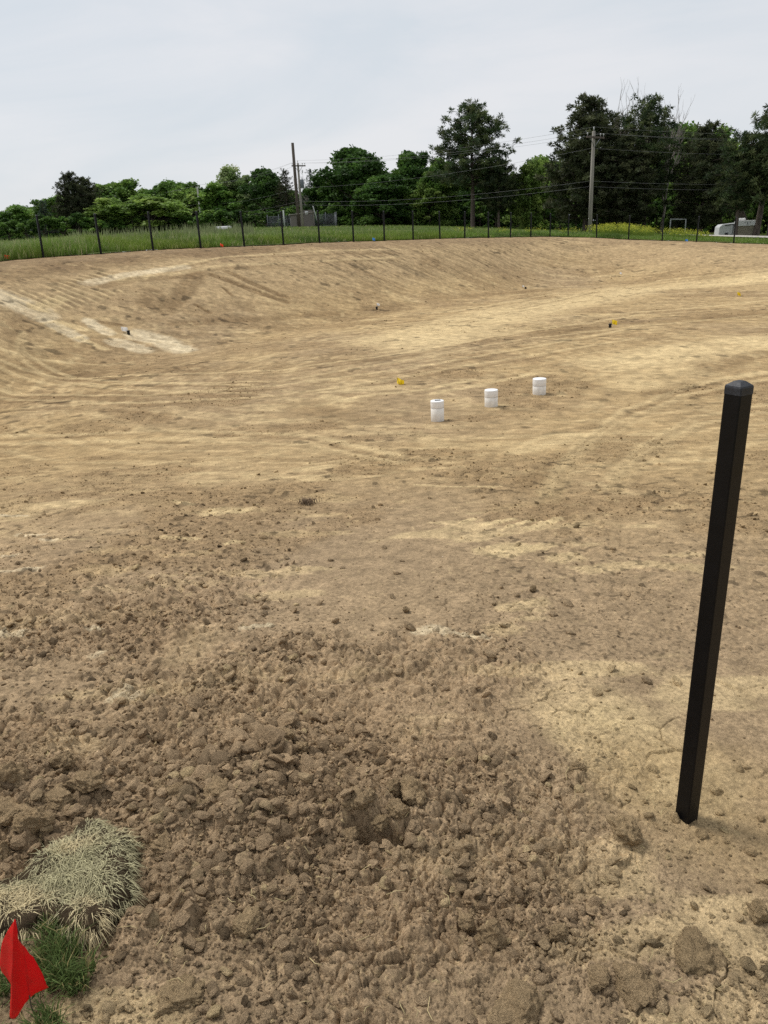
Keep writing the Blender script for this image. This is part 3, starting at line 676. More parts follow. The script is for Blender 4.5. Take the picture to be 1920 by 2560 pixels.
# ------------------------------------------------------------------ clods
def make_variants(sub, k, seed):
    rng = np.random.default_rng(seed); out = []
    for i in range(k):
        bm = bmesh.new(); bmesh.ops.create_icosphere(bm, subdivisions=sub, radius=1.0)
        bm.verts.ensure_lookup_table()
        v = np.array([p.co[:] for p in bm.verts]); f = np.array([[w.index for w in fc.verts] for fc in bm.faces]); bm.free()
        v = v * rng.uniform(.62, 1.25, 3)
        for _ in range(9):
            nrm = rng.normal(size=3); nrm /= np.linalg.norm(nrm); d = rng.uniform(.42, .85)
            ex = v @ nrm - d; v = v - np.clip(ex, 0, None)[:, None] * nrm * .9
        # lumpiness
        for _ in range(22 if sub >= 3 else 8):
            ctr = rng.normal(size=3); ctr /= np.linalg.norm(ctr); ctr *= .85; s = rng.uniform(.12, .4)
            dd = np.linalg.norm(v - ctr, axis=1); v = v * (1 + rng.choice([-1, 1]) * .14 * np.exp(-(dd / s) ** 2))[:, None]
        if sub >= 3:
            for k_ in range(4):
                fq = 2.6 * 2 ** k_; nz = (vn(v[:, 0] * fq + v[:, 2] * fq * .7 + 31 * i, v[:, 1] * fq - v[:, 2] * fq * .6, 700 + k_) + vn(v[:, 1] * fq + v[:, 2] * fq + 9 * i, v[:, 2] * fq - v[:, 0] * fq * .5, 720 + k_) - 1)
                v = v * (1 + .30 * .62 ** k_ * nz)[:, None]
        v = v * (1 + rng.normal(0, .015 if sub > 2 else (.05 if sub == 2 else .09), len(v)))[:, None]
        out.append((v, f))
    return out
V1 = make_variants(1, 30, 1); V2 = make_variants(2, 40, 2); V3 = make_variants(5, 14, 3)

def clod_mass(P, R, variants, col, sink=.25):
    """many clods merged into one mesh"""
    n = len(P); nv = len(variants[0][0]); nf = len(variants[0][1])
    A = np.array([v for v, f in variants]); F = variants[0][1]
    pick = RNG.integers(0, len(variants), n)
    th = RNG.uniform(0, 2 * np.pi, n); c, s = np.cos(th), np.sin(th)
    v = A[pick] * R[:, None, None]; v[:, :, 2] *= .72
    vx = v[:, :, 0] * c[:, None] - v[:, :, 1] * s[:, None]; vy = v[:, :, 0] * s[:, None] + v[:, :, 1] * c[:, None]
    tilt = RNG.normal(0, .3, (n, 2)); vz = v[:, :, 2] + vx * tilt[:, :1] + vy * tilt[:, 1:]
    V = np.stack([vx + P[:, None, 0], vy + P[:, None, 1], vz + P[:, None, 2] + (R * (.5 - sink))[:, None] * .7], -1).reshape(-1, 3)
    FF = (F[None] + (np.arange(n) * nv)[:, None, None]).reshape(-1, 3)
    return V, FF, np.repeat(col, nv, 0)

def scatter():
    # near field
    n = 210000; a = RNG.uniform(-42, 42, n); r = 1 / RNG.uniform(1 / 7.5, 1 / .95, n)
    r = np.where(RNG.random(n) < .5, RNG.uniform(.95, 7.0, n), r)
    x = r * np.sin(np.radians(a)); y = r * np.cos(np.radians(a)); rz = rough_zone(x, y)
    den = fbm(x * 2.4, y * 2.4, 77, 3)
    keep = RNG.random(n) < (rz ** 1.2 * sst(den, .36, .62) * .55 + .05 * rz + .014)
    x, y, r = x[keep], y[keep], r[keep]; n = len(x)
    heap = np.exp(-((x + .55) ** 2 + (y - 2.05) ** 2) / .16); R = .0040 * (1 / np.maximum(RNG.random(n), .003)) ** .47 * (1 + .8 * heap); R = np.clip(R, .0034, .026 + .02 * heap) * (.75 + .25 * sst(r, 1, 3))
    z, c = surf(x, y); c = c * RNG.uniform(.86, 1.3, (n, 1)); ye = RNG.random(n) < .05; c[ye] = c[ye] * .4 + .6 * PALE
    bg_ = R > .013
    P = np.stack([x, y, z], 1)
    print('clods', n, bg_.sum())
    v1, f1, c1 = clod_mass(P[bg_], R[bg_], V2, c[bg_]); v2, f2, c2 = clod_mass(P[~bg_], R[~bg_], V1, c[~bg_])
    # far field: sparse dark crumbs on the graded clay
    n = 120000; a = RNG.uniform(-40, 40, n); r = np.where(RNG.random(n) < .6, RNG.uniform(3.2, 14, n), RNG.uniform(12, 42, n)); ok = r < RF(a) - .2
    a, r = a[ok], r[ok]; x = r * np.sin(np.radians(a)); y = r * np.cos(np.radians(a))
    den = fbm(x * .8, y * .8, 79, 4, .6); ok = RNG.random(len(x)) < sst(den, .46, .62) * .8 + .04; x, y, r = x[ok], y[ok], r[ok]; n = len(x)
    R = np.clip(.0036 * (1 / np.maximum(RNG.random(n), .002)) ** .36, 0, .024) * (.8 + r * .03)
    z, c = surf(x, y); c = c * RNG.uniform(.62, 1.12, (n, 1))
    v3, f3, c3 = clod_mass(np.stack([x, y, z], 1), R, V1, c)
    V = np.vstack([v1, v2, v3]); F = np.vstack([f1, f2 + len(v1), f3 + len(v1) + len(v2)])
    T(mobj('loose_soil_crumbs', npmesh('loose_soil_crumbs', V, F, np.vstack([c1, c2, c3]), True), M_CLOD), 'loose brown crumbs and small clods strewn over the bare soil', 'soil', kind='stuff')
scatter()

# large clods one can point to: centre px, py, width px, tint, label
CLODS = [
    (492, 2046, 70, 1.0, 'rounded brown clod, largest of the heap right of the dry sod'),
    (556, 2018, 82, .92, 'wide dark clod behind the rounded one in the heap right of the sod'),
    (646, 1927, 54, 1.1, 'blocky light brown clod alone above the heap of clods'),
    (516, 1975, 46, 1.35, 'orange tan clod, palest of the heap right of the sod'),
    (413, 1980, 46, 1.05, 'upright narrow clod left of the orange tan one'),
    (450, 2016, 66, .9, 'dark clod at the left end of the heap right of the sod'),
    (553, 2052, 44, .95, 'small clod at the lower right of the heap beside the sod'),
    (222, 1984, 74, .92, 'flat dark clod straight above the dry sod'),
    (159, 1926, 62, .9, 'brown clod right of the pale root'),
    (40, 2062, 96, .95, 'big smooth clod at the left picture edge above the sod'),
    (92, 2092, 70, .88, 'dark clod touching the upper left side of the sod'),
    (22, 1990, 86, .88, 'cracked dark clod at the left picture edge below the root'),
    (150, 2018, 90, .84, 'long dark clod between the left edge and the flat clod above the sod'),
    (8, 2150, 60, 1.0, 'grey clod at the left edge touching the dry sod'),
    (757, 1886, 44, .95, 'angular clod at the upper right of the clod field'),
    (715, 1860, 50, .95, 'clod left of the angular one in the clod field'),
    (690, 1905, 40, .9, 'small clod below the pair at the upper right of the clod field'),
    (905, 2050, 74, .88, 'knobbly dark clod at the left lip of the dug hole'),
    (1040, 2008, 74, 1.0, 'wide clod lying on the top right of the dug hole mound'),
    (985, 2012, 56, .9, 'dark clod at the back of the dug hole mound'),
    (1004, 2058, 56, .92, 'lumpy clod at the right lip of the dug hole'),
    (955, 2082, 46, .9, 'small clod in front of the dug hole'),
    (880, 2100, 40, .9, 'small dark clod at the lower left of the dug hole'),
    (1239, 2078, 42, 1.1, 'upright tan clod between the dug hole and the post'),
    (1562, 2086, 74, .95, 'large half buried clod left of the foot of the near post'),
    (1447, 1920, 34, .85, 'small clod with a dark underside left of the post shaft'),
    (1164, 2302, 52, .95, 'tall clod in the middle of the lower ground'),
    (1228, 2327, 70, .95, 'craggy clod right of the tall one in the lower ground'),
    (1397, 2337, 52, .82, 'grey cracked clod below the middle of the right half'),
    (1730, 2375, 120, .95, 'long ridge clod low at the right beside smooth ground'),
    (1590, 2475, 120, 1.0, 'flat topped big clod at the bottom right'),
    (1500, 2470, 58, 1.1, 'narrow tan clod left of the flat topped one at the bottom right'),
    (1317, 2505, 124, .98, 'broad clod at the bottom edge right of the middle'),
    (1892, 2282, 56, .85, 'dark clod at the right picture edge below the post'),
    (613, 2318, 72, .95, 'ragged clod in the middle of the lower left ground'),
    (450, 2478, 96, .98, 'large pale crusted clod near the bottom left'),
    (416, 2125, 58, 1.0, 'leaning clod right of the dry sod'),
    (1015, 1526, 22, .6, 'dark clod alone on the smooth ground in the middle'),
    (1333, 1474, 22, .6, 'dark clod alone on the smooth ground towards the post'),
]
for i, (px, py, w, tn, lab) in enumerate(CLODS):
    p = at(px, py + w * .2); d = np.linalg.norm(p - np.array([0, 0, EYE])); R = w * .5 * d / FPX * 1.02
    v, f = V3[i % len(V3)]; sink = .42 if w < 90 else .02
    th = random.uniform(0, 6.28); c, s = math.cos(th), math.sin(th)
    q = np.column_stack([v[:, 0] * c - v[:, 1] * s, v[:, 0] * s + v[:, 1] * c, v[:, 2] * (.8 if w < 90 else .5)]) * R
    hs, cs = surf(np.array([p[0]]), np.array([p[1]]))
    cc = (BROWN * .45 + cs[0] * .3 + .25 * TAN) * (.35 + .65 * tn) * 1.22
    cc = cc[None] * (1 + .22 * (fbm(q[:, 0] * 30 + i, q[:, 1] * 30 + q[:, 2] * 25, 500 + i, 3) - .5))[:, None]
    o = mobj('soil_clod', npmesh('soil_clod', q, f, cc), M_CLOD, None, (p[0], p[1], g1(p[0], p[1]) + sum(b[3] * math.exp(-((p[0] - b[0]) ** 2 + (p[1] - b[1]) ** 2) / b[2] ** 2) for b in BUMPS if b[3] > 0) + R * sink))
    T(o, lab, 'clod of earth', 'large clods of earth on the near ground')

# ------------------------------------------------------------------ sod, grass, straw
def poly_fill(poly, n, rng=RNG):
    poly = np.array(poly, float); lo, hi = poly.min(0), poly.max(0); out = []
    x, y = poly[:, 0], poly[:, 1]
    while len(out) < n:
        p = rng.uniform(lo, hi); c = False; j = len(poly) - 1
        for i in range(len(poly)):
            if (y[i] > p[1]) != (y[j] > p[1]) and p[0] < (x[j] - x[i]) * (p[1] - y[i]) / (y[j] - y[i]) + x[i]: c = not c
            j = i
        if c: out.append(p)
    return np.array(out)

def build_sod():
    SODZ = .07
    px = [(-60, 2215), (0, 2200), (66, 2168), (108, 2118), (172, 2080), (203, 2050), (245, 2052), (300, 2078), (318, 2112), (322, 2160), (318, 2215), (285, 2240), (255, 2268), (238, 2296), (180, 2300), (145, 2285), (90, 2292), (45, 2312), (-10, 2322), (-70, 2330)]
    poly = np.array([at(a, b, SODZ)[:2] for a, b in px]); ctr = poly.mean(0)
    base = g1(*ctr)
    root = empty('sod_chunk', (ctr[0], ctr[1], base)); T(root, 'dry straw coloured chunk of turned sod lying in the lower left', 'sod')
    # subdivided outline
    t = np.linspace(0, len(poly), 120, endpoint=False); k = t.astype(int); fr = (t - k)[:, None]
    ring = poly[k % len(poly)] * (1 - fr) + poly[(k + 1) % len(poly)] * fr
    ring += (np.stack([vn(t * 1.2, t * 0, 3), vn(t * 1.2, t * 0 + 5, 4)], 1) - .5) * .03
    rel = ring - ctr
    rings = [(1.03, -.03), (1.05, .02), (1.03, .045), (1.0, .062), (.9, .074), (.7, .076), (.45, .074), (.2, .072)]
    V = []
    for s, z in rings:
        q = rel * s; zz = z + (fbm((q[:, 0] + 3) * 14, (q[:, 1] + 3) * 14, 21, 3) - .5) * .05
        V.append(np.column_stack([q, zz]))
    V = np.vstack(V); m = 120; idx = np.arange(len(V)).reshape(len(rings), m); rt = np.roll(idx, -1, 1)
    Q = np.stack([idx[:-1], rt[:-1], rt[1:], idx[1:]], -1).reshape(-1, 4); V = np.vstack([V, [0, 0, .072]])
    j = np.arange(m); tr = np.stack([idx[-1], rt[-1], np.full(m, len(V) - 1)], -1)
    cc = lin(88, 74, 56)[None] * (1 + .5 * (vn(V[:, 0] * 60, V[:, 1] * 60 + V[:, 2] * 50, 5) - .5))[:, None]
    mobj('soil_slab', npmesh('soil_slab', V, [Q, tr], cc), M_CLOD, root)
    n = 19000; P = poly_fill(rel, n)
    edge = np.min(np.linalg.norm(P[:, None] - rel[None, ::2], axis=2), axis=1)
    z = .068 + (fbm((P[:, 0] + 3) * 14, (P[:, 1] + 3) * 14, 21, 3) - .5) * .05 - .03 * np.exp(-(edge / .02) ** 2)
    # combed swirls with outward droop at the edges
    ang = 6.28 * 1.6 * fbm(P[:, 0] * 5 + 7, P[:, 1] * 5, 23, 2) + RNG.normal(0, 1.7, n)
    out = P / (np.linalg.norm(P, axis=1, keepdims=True) + 1e-6)
    le = np.stack([np.cos(ang), np.sin(ang)], 1) * RNG.uniform(.8, 2.2, (n, 1)) + out * (.8 * np.exp(-(edge / .02) ** 2))[:, None]
    H = RNG.uniform(.008, .026, n)
    gr = sst(fbm(P[:, 0] * 9, P[:, 1] * 9, 27, 3), .42, .6)[:, None]
    col = lin(200, 184, 144)[None] * (1 - gr) + lin(178, 171, 134)[None] * gr; col = col * RNG.uniform(.65, 1.2, (n, 1))
    wv = RNG.uniform(0, 6.28, n)
    a = wv; wvv = np.stack([np.cos(a), np.sin(a), np.zeros(n)], 1) * (RNG.uniform(.0012, .0026, n) * .5)[:, None]
    B = np.column_stack([P, z]); mid = B + np.column_stack([le * .45 * H[:, None], H * RNG.uniform(.25, .6, n)]); tip = B + np.column_stack([le * H[:, None] * 1.05, H * RNG.uniform(-.3, .5, n) - .03 * np.exp(-(edge / .02) ** 2)])
    v = np.stack([B - wvv, B + wvv, mid + wvv, mid - wvv, tip], 1).reshape(-1, 3); b = np.arange(n)[:, None] * 5
    o = mobj('dry_grass', npmesh('dry_grass', v, [b + np.array([0, 1, 2, 3]), b + np.array([3, 2, 4])], np.repeat(col, 5, 0)), M_STRAW, root); T(o, kind='stuff')
build_sod()

def build_green():
    polys = [([(95, 2330), (150, 2310), (165, 2350), (120, 2375), (85, 2365)], 260), ([(90, 2390), (150, 2360), (200, 2380), (185, 2450), (190, 2500), (130, 2500), (105, 2450)], 700), ([(150, 2455), (215, 2440), (225, 2480), (165, 2500)], 200), ([(-30, 2440), (40, 2470), (130, 2510), (160, 2560), (140, 2640), (-60, 2640)], 900), ([(225, 2425), (265, 2410), (262, 2450), (235, 2455)], 90)]
    Ps = []
    for pg, n in polys: Ps.append(poly_fill([at(a, b)[:2] for a, b in pg], n))
    P = np.vstack(Ps); n = len(P); keep = vn(P[:, 0] * 22, P[:, 1] * 22, 61) > .42; P = P[keep]; n = len(P)
    z = ground(P[:, 0], P[:, 1]) + .005
    col = lin(98, 116, 64)[None] * RNG.uniform(.6, 1.25, (n, 1)); st = RNG.random(n) < .1; col[st] = lin(160, 148, 100)
    v, q, t, c = blades(np.column_stack([P, z]), RNG.uniform(.03, .085, n), RNG.uniform(.002, .0038, n), RNG.uniform(.2, 1.1, n), col)
    T(mobj('green_grass', npmesh('green_grass', v, [q, t], c), M_GRASS), 'thin green grass coming up below the dry sod by the red flag', 'grass', kind='stuff')
build_green()

def build_straws():
    # root and loose straws
    def strand(pxs, rad, z0=.012, c=None):
        pts = []
        for i, (a, b) in enumerate(pxs):
            p = at(a, b, z0); pts.append(p)
        return np.array(pts)
    bag = Bag(); cst = lin(196, 180, 132)
    main = strand([(128, 1864), (118, 1885), (108, 1902), (106, 1930), (116, 1948), (130, 1966)], .004, .03)
    bag.tube(main, np.linspace(.0035, .0018, len(main)), 6, cst)
    for br in ([(108, 1902), (102, 1912), (100, 1925)], [(112, 1896), (120, 1905), (118, 1915)], [(116, 1948), (122, 1952), (124, 1962)], [(106, 1915), (112, 1922), (113, 1932)]):
        q = strand(br, .002, .028); bag.tube(q, np.linspace(.0022, .001, len(q)), 5, cst)
    o = mobj('root', bag.mesh('root'), M_STRAW); T(o, 'pale forked root lying on the clods above the dry sod', 'root')
    bag = Bag(); rng = np.random.default_rng(5)
    n = 0
    while n < 150:
        a = rng.uniform(-38, 38); r = 1 / rng.uniform(1 / 5, 1 / 1.0); x, y = r * math.sin(math.radians(a)), r * math.cos(math.radians(a))
        if rough_zone(np.array([x]), np.array([y]))[0] < .15: continue
        L_ = rng.uniform(.015, .06); th = rng.uniform(0, 6.28); k = rng.uniform(-1, 1)
        hs, _ = surf(np.array([x]), np.array([y])); z = hs[0] + .008
        pts = [(x + L_ * s * math.cos(th + k * s), y + L_ * s * math.sin(th + k * s), z + rng.uniform(-.004, .01)) for s in (-.5, 0, .5)]
        bag.tube(pts, rng.uniform(.0006, .0013), 4, lin(200, 182, 136) * rng.uniform(.7, 1.1)); n += 1
    T(mobj('straw_bits', bag.mesh('straw_bits'), M_STRAW), 'scattered bits of dry straw on the turned soil', 'straw', kind='stuff')
    p = at(768, 1258); n = 260; rng = RNG
    P = np.column_stack([p[0] + rng.normal(0, .03, n), p[1] + rng.normal(0, .025, n), np.full(n, p[2])])
    col = lin(140, 120, 98)[None] * rng.uniform(.5, 1.4, (n, 1))
    v, q, t, c = blades(P, rng.uniform(.015, .06, n), np.full(n, .005), rng.uniform(.3, 1.2, n), col)
    T(mobj('dead_grass_tuft', npmesh('dead_grass_tuft', v, [q, t], c), M_STRAW), 'small dead brown tuft on the smooth ground left of the middle', 'grass tuft')
build_straws()

# ------------------------------------------------------------------ fence posts
POST_H = 1.22
def make_post_meshes(s):
    bm = bmesh.new(); add_box(bm, (0, 0, POST_H / 2 - .15), (s, s, POST_H + .3 - .02), bevel=s * .07)
    for f in bm.faces: f.smooth = False
    sh = bpy.data.meshes.new('shaft'); bm.to_mesh(sh); bm.free(); sh.materials.append(M_BLACK)
    bm = bmesh.new(); k = s * .5 + .0009
    rings = [(k, POST_H - .024), (k, POST_H - .008), (k * .95, POST_H - .004), (k * .42, POST_H + .005), (k * .3, POST_H + .006), (k * .15, POST_H + .0064)]
    loops = []
    for a, z in rings:
        c = a * .12; pts = [(a - c, -a), (a, -a + c), (a, a - c), (a - c, a), (-a + c, a), (-a, a - c), (-a, -a + c), (-a + c, -a)]
        loops.append([bm.verts.new((x, y, z)) for x, y in pts])
    for l0, l1 in zip(loops, loops[1:]):
        for i in range(8): bm.faces.new((l0[i], l0[(i + 1) % 8], l1[(i + 1) % 8], l1[i]))
    bm.faces.new(loops[-1]); bm.faces.new(loops[0][::-1])
    for f in bm.faces: f.smooth = f.normal.z > .2
    cp = bpy.data.meshes.new('cap'); bm.normal_update(); bm.to_mesh(cp); bm.free(); cp.materials.append(M_CAP)
    return sh, cp
SH, CP = make_post_meshes(.0440)
def post(loc, rz, label, group=None, lean=(0, 0)):
    r = empty('fence_post', loc, rz); r.rotation_euler = (lean[0], lean[1], rz)
    T(r, label, 'fence post', group)
    for nm, me in (('shaft', SH), ('cap', CP)):
        o = bpy.data.objects.new(nm, me); COL.objects.link(o); o.parent = r
    return r
pb = at(1716, 2040)
NEAR_POST = post((pb[0], pb[1], g1(pb[0], pb[1]) - .0), math.radians(29), 'tall black square fence post in the right foreground with a flat cap', None, (math.radians(.35), math.radians(.62)))
ORD = ['first', 'second', 'third', 'fourth', 'fifth', 'sixth', 'seventh', 'eighth', 'ninth', 'tenth', 'eleventh', 'twelfth', 'thirteenth', 'fourteenth', 'fifteenth', 'sixteenth', 'seventeenth']
dirA = POSTS[8] - POSTS[0]; rzA = math.atan2(dirA[1], dirA[0]); rzB = math.atan2(stepB[1], stepB[0])
XTRA = {0: 'leftmost black fence post on the far rim in front of grey green grass', 4: 'black far rim post between the slim pole and the shed, fifth from the left', 5: 'black far rim fence post in line with the left side of the shed', 6: 'black far rim fence post in front of the right end of the shed enclosure', 16: 'black fence post at the far corner of the rim right of the tall pine'}
for i, p in enumerate(POSTS):
    if i in XTRA: lab = XTRA[i]
    elif i < 17: lab = 'thin black far rim fence post, %s from the left picture edge' % ORD[i]
    else: lab = ['black fence post just right of the right utility pole', 'black fence post in the yellow flowers right of the utility pole', 'black fence post left of the white pipe frame', 'black fence post right of the blue marker flag', 'rightmost black fence post in front of the white camper'][i - 17]
    fp = post((p[0], p[1], g1(p[0], p[1])), rzA if i < 17 else rzB, lab, 'black posts of the unfinished fence round the far rim', (random.gauss(0, .008), random.gauss(0, .008))); fp.scale = (1.22, 1.22, 1)

# ------------------------------------------------------------------ white cleanout pipes
def pipe(px, py, hpx, label, vent):
    b = at(px, py); d = (b - np.array([0, 0, EYE])) @ (RW @ np.array([0, 0, -1.0]))
    R = 16.6 * d / FPX; H = hpx * d / FPX / .97; zb = g1(b[0], b[1]) - .02; H += .02
    r = empty('cleanout_pipe', (b[0], b[1], zb)); T(r, label, 'pipe', 'white capped pipes standing in the basin')
    bag = Bag(); n = 40
    bag.tube([(0, 0, -.15), (0, 0, H * .3), (0, 0, H - .03)], [R * .985] * 3, n); o = mobj('pipe', bag.mesh('pipe'), M_PVC_D, r)
    # cap: lathe
    ch = 17 * d / FPX; prof = [(R * .987, H - ch), (R * 1.0, H - ch + .003), (R * 1.012, H - ch * .5), (R * 1.012, H - .016), (R * 1.01, H - .009), (R * .995, H - .004), (R * .96, H - .001), (R * .92, H), (R * .3, H + .001), (.0005, H + .001)]
    t = np.linspace(0, 2 * np.pi, n, endpoint=False)
    V = np.vstack([np.column_stack([a * np.cos(t), a * np.sin(t), np.full(n, z)]) for a, z in prof]); idx = np.arange(len(V)).reshape(len(prof), n); rt = np.roll(idx, -1, 1)
    mobj('cap', npmesh('cap', V, np.stack([idx[:-1], rt[:-1], rt[1:], idx[1:]], -1).reshape(-1, 4)), M_PVC, r)
    bag = Bag(); tt = np.linspace(0, 2 * np.pi, 41); bag.tube(np.column_stack([R * .984 * np.cos(tt), R * .984 * np.sin(tt), np.full(41, H - ch - .002)]), .0025, 5)
    mobj('joint_ring', bag.mesh('joint_ring'), M_CEM, r)
    if vent:
        bm = bmesh.new(); add_box(bm, (.005, -.01, H + .005), (.075, .035, .009), bevel=.003); bmobj('plug', bm, M_INK, r)
    # spoil kicked up round the foot
    return b
PB = [pipe(1094, 1052, 50, 'white capped pipe, nearest and tallest of the three, with a dark plug on its lid', True), pipe(1228, 1016, 41, 'white capped pipe standing between the other two', False), pipe(1348, 986, 39, 'white capped pipe, farthest right of the three', False)]

# ------------------------------------------------------------------ marker flags
def flag(px_base, py_base, px_top, py_top, size, m, label, group, wire=True, seed=0, flat=.0):
    b = at(px_base, py_base); d = (b - np.array([0, 0, EYE])) @ (RW @ np.array([0, 0, -1.0]))
    top = at_depth(px_top, py_top, d)
    r = empty('marker_flag', (b[0], b[1], b[2])); T(r, label, 'marker flag', group)
    rel = top - b
    bag = Bag(); bag.tube([(0, 0, -.04), tuple(rel * .5), tuple(rel)], .003, 6); mobj('wire', bag.mesh('wire'), M_WIRE, r)
    rng = np.random.default_rng(seed); nu, nv = 9, 7; U, Vv = np.meshgrid(np.linspace(0, 1, nu), np.linspace(0, 1, nv))
    th = rng.uniform(-.5, .5); dx, dy = math.cos(th), math.sin(th); w = size; hgt = size * .8
    X = rel[0] + U * w * dx + .02 * np.sin(U * 6 + seed) * dy; Y = rel[1] + U * w * dy + .035 * np.sin(U * 5 + Vv * 2 + seed); Z = rel[2] - Vv * hgt - U * hgt * (.3 + .25 * rng.random())
    idx = np.arange(nu * nv).reshape(nv, nu); q = np.stack([idx[:-1, :-1], idx[:-1, 1:], idx[1:, 1:], idx[1:, :-1]], -1).reshape(-1, 4)
    mobj('flag', npmesh('flag', np.column_stack([X.ravel(), Y.ravel(), Z.ravel()]), q), m, r)
FG = 'small marker flags on wire'
flag(999, 962, 992, 944, .12, M_YEL, 'yellow marker flag left of the three white pipes', FG, seed=1)
flag(1527, 818, 1531, 799, .13, M_YEL, 'yellow marker flag on the brown strip of the basin floor towards the right', FG, seed=2)
flag(1844, 742, 1843, 730, .12, M_YEL, 'yellow marker flag farthest right on the pale basin floor', FG, seed=3)
flag(309, 833, 304, 816, .14, M_WHT, 'white marker flag among the pale scrapes on the left bank', FG, seed=4)
flag(943, 772, 942, 757, .10, M_WHT, 'white marker flag at the foot of the middle of the far bank', FG, seed=5)
flag(1307, 721, 1306, 713, .08, M_WHT, 'tiny white marker flag on the far bank beside a brown patch', FG, seed=6)
flag(1550, 688, 1550, 680, .10, M_WHT, 'white marker flag on the far bank below the right utility pole', FG, seed=7)
flag(551, 620, 550, 608, .11, M_ORG, 'orange marker flag in the grass between the fourth and fifth far posts', FG, seed=8)
flag(12, 652, 9, 636, .13, M_ORG, 'orange red marker flag at the left picture edge under the tall grass', FG, seed=9)
flag(932, 604, 931, 594, .13, M_BLU, 'blue marker flag in the grass near the middle of the far rim', FG, seed=10)
flag(1714, 608, 1713, 597, .12, M_BLU, 'light blue marker flag on the far rim at the right', FG, seed=11)
def head(px, py, label):
    b = at(px, py); r = empty('sprinkler_head', tuple(b)); T(r, label, 'sprinkler head', 'black irrigation heads beside the flags')
    bag = Bag(); bag.tube([(0, 0, -.05), (0, 0, .05), (0, 0, .07)], [.035, .035, .03], 14); mobj('riser', bag.mesh('riser'), M_HEAD, r)
    bag = Bag(); bag.tube([(0, 0, .07), (0, 0, .085), (0, 0, .10)], [.042, .045, .03], 14); mobj('cap', bag.mesh('cap'), M_HEAD, r)
head(322, 836, 'black irrigation head beside the white flag on the left bank')
head(1525, 819, 'black irrigation head at the foot of the right yellow flag')
head(942, 774, 'black irrigation head beside the white flag in mid bank')
head(1314, 723, 'black irrigation head near the tiny white flag')

def red_flag():
    # folded vinyl flag on a wire, 0.35 m above the soil
    def pt(x, y, d): return at_depth(x / 3.6875, 1960 + y / 3.6875, d)
    base = at(84, 2532); d0 = (base - np.array([0, 0, EYE])) @ (RW @ np.array([0, 0, -1.0]))
    r = empty('red_marker_flag', tuple(base)); T(r, 'bright red folded marker flag in the lower left corner', 'marker flag')
    dt = d0 - .22
    rel = lambda p: np.array(p) - base
    W_ = [rel(base) + [0, 0, -.05], rel(base), rel(pt(285, 2040, d0 - .10)), rel(pt(240, 1740, d0 - .15)), rel(pt(178, 1400, d0 - .20)), rel(pt(150, 1270, dt))]
    bag = Bag(); bag.tube(np.array(W_), .0014, 8); mobj('wire', bag.mesh('wire'), M_WIRE, r)
    # rows down the flag: left edge, left fold, ridge, right fold (along wire), right tip
    rows = [
        [(132, 1262, 0), (136, 1255, -.002), (141, 1240, -.006), (148, 1258, -.003), (152, 1268, .002)],
        [(62, 1370, .012), (95, 1360, -.002), (128, 1345, -.02), (162, 1400, -.012), (168, 1430, .002)],
        [(25, 1450, .025), (80, 1450, .0), (125, 1450, -.026), (175, 1490, -.014), (205, 1490, .006)],
        [(8, 1560, .03), (75, 1570, .005), (120, 1570, -.03), (195, 1600, -.008), (300, 1590, .012)],
        [(0, 1650, .03), (70, 1690, .008), (118, 1690, -.03), (215, 1710, -.004), (375, 1720, .012)],
        [(20, 1740, .025), (75, 1790, .01), (112, 1800, -.028), (232, 1810, 0.0), (425, 1830, .012)],
        [(104, 1840, .01), (108, 1860, .0), (110, 1900, -.024), (250, 1900, 0.0), (445, 1880, .014)],
        [(103, 1930, .004), (104, 1960, -.004), (112, 2000, -.022), (240, 1985, -.004), (330, 1925, .006)],
        [(94, 2100, .0), (98, 2110, -.006), (112, 2110, -.018), (190, 2075, -.01), (240, 2000, -.002)],
        [(90, 2150, .0), (100, 2153, -.006), (115, 2158, -.014), (140, 2158, -.012), (160, 2140, -.006)],
    ]
    A = np.array(rows, float); m, k = A.shape[:2]
    # refine
    mi = np.linspace(0, m - 1, 37); ki = np.linspace(0, k - 1, 25)
    B = np.stack([np.stack([np.interp(mi, np.arange(m), A[:, j, c]) for j in range(k)], 1) for c in range(3)], -1)
    C = np.stack([np.stack([np.interp(ki, np.arange(k), B[i, :, c]) for i in range(len(mi))], 0) for c in range(3)], -1)
    depth = np.interp(mi, [0, m - 1], [dt, d0 - .08])[:, None] + C[..., 2]
    V = np.array([[rel(pt(C[i, j, 0], C[i, j, 1], depth[i, j])) for j in range(25)] for i in range(37)]).reshape(-1, 3)
    V += .0018 * (vn(V[:, 0] * 60, V[:, 2] * 60, 9)[:, None] - .5)
    idx = np.arange(37 * 25).reshape(37, 25); q = np.stack([idx[:-1, :-1], idx[:-1, 1:], idx[1:, 1:], idx[1:, :-1]], -1).reshape(-1, 4)
    me = npmesh('flag_sheet', V, q); o = mobj('flag_sheet', me, M_RED, r)
    md = o.modifiers.new('thickness', 'SOLIDIFY'); md.thickness = .0006
    # faint looped mark
    bag = Bag(); s = np.linspace(0, 1, 40)
    xs = np.concatenate([np.linspace(250, 268, 8), 275 + 17 * np.cos(np.linspace(2.4, -4.6, 24)), np.linspace(262, 298, 10)])
    ys = np.concatenate([np.linspace(1758, 1788, 8), 1808 + 20 * np.sin(np.linspace(2.4, -4.6, 24)) * -1, 1820 + 14 * np.sin(np.linspace(0, 6, 10))])
    pts = [rel(pt(a, b, np.interp(b, [1240, 2158], [dt, d0 - .08]) - .004)) for a, b in zip(xs, ys)]
    bag.tube(pts, .0009, 5); mobj('ink_mark', bag.mesh('ink_mark'), M_MARK, r)
red_flag()

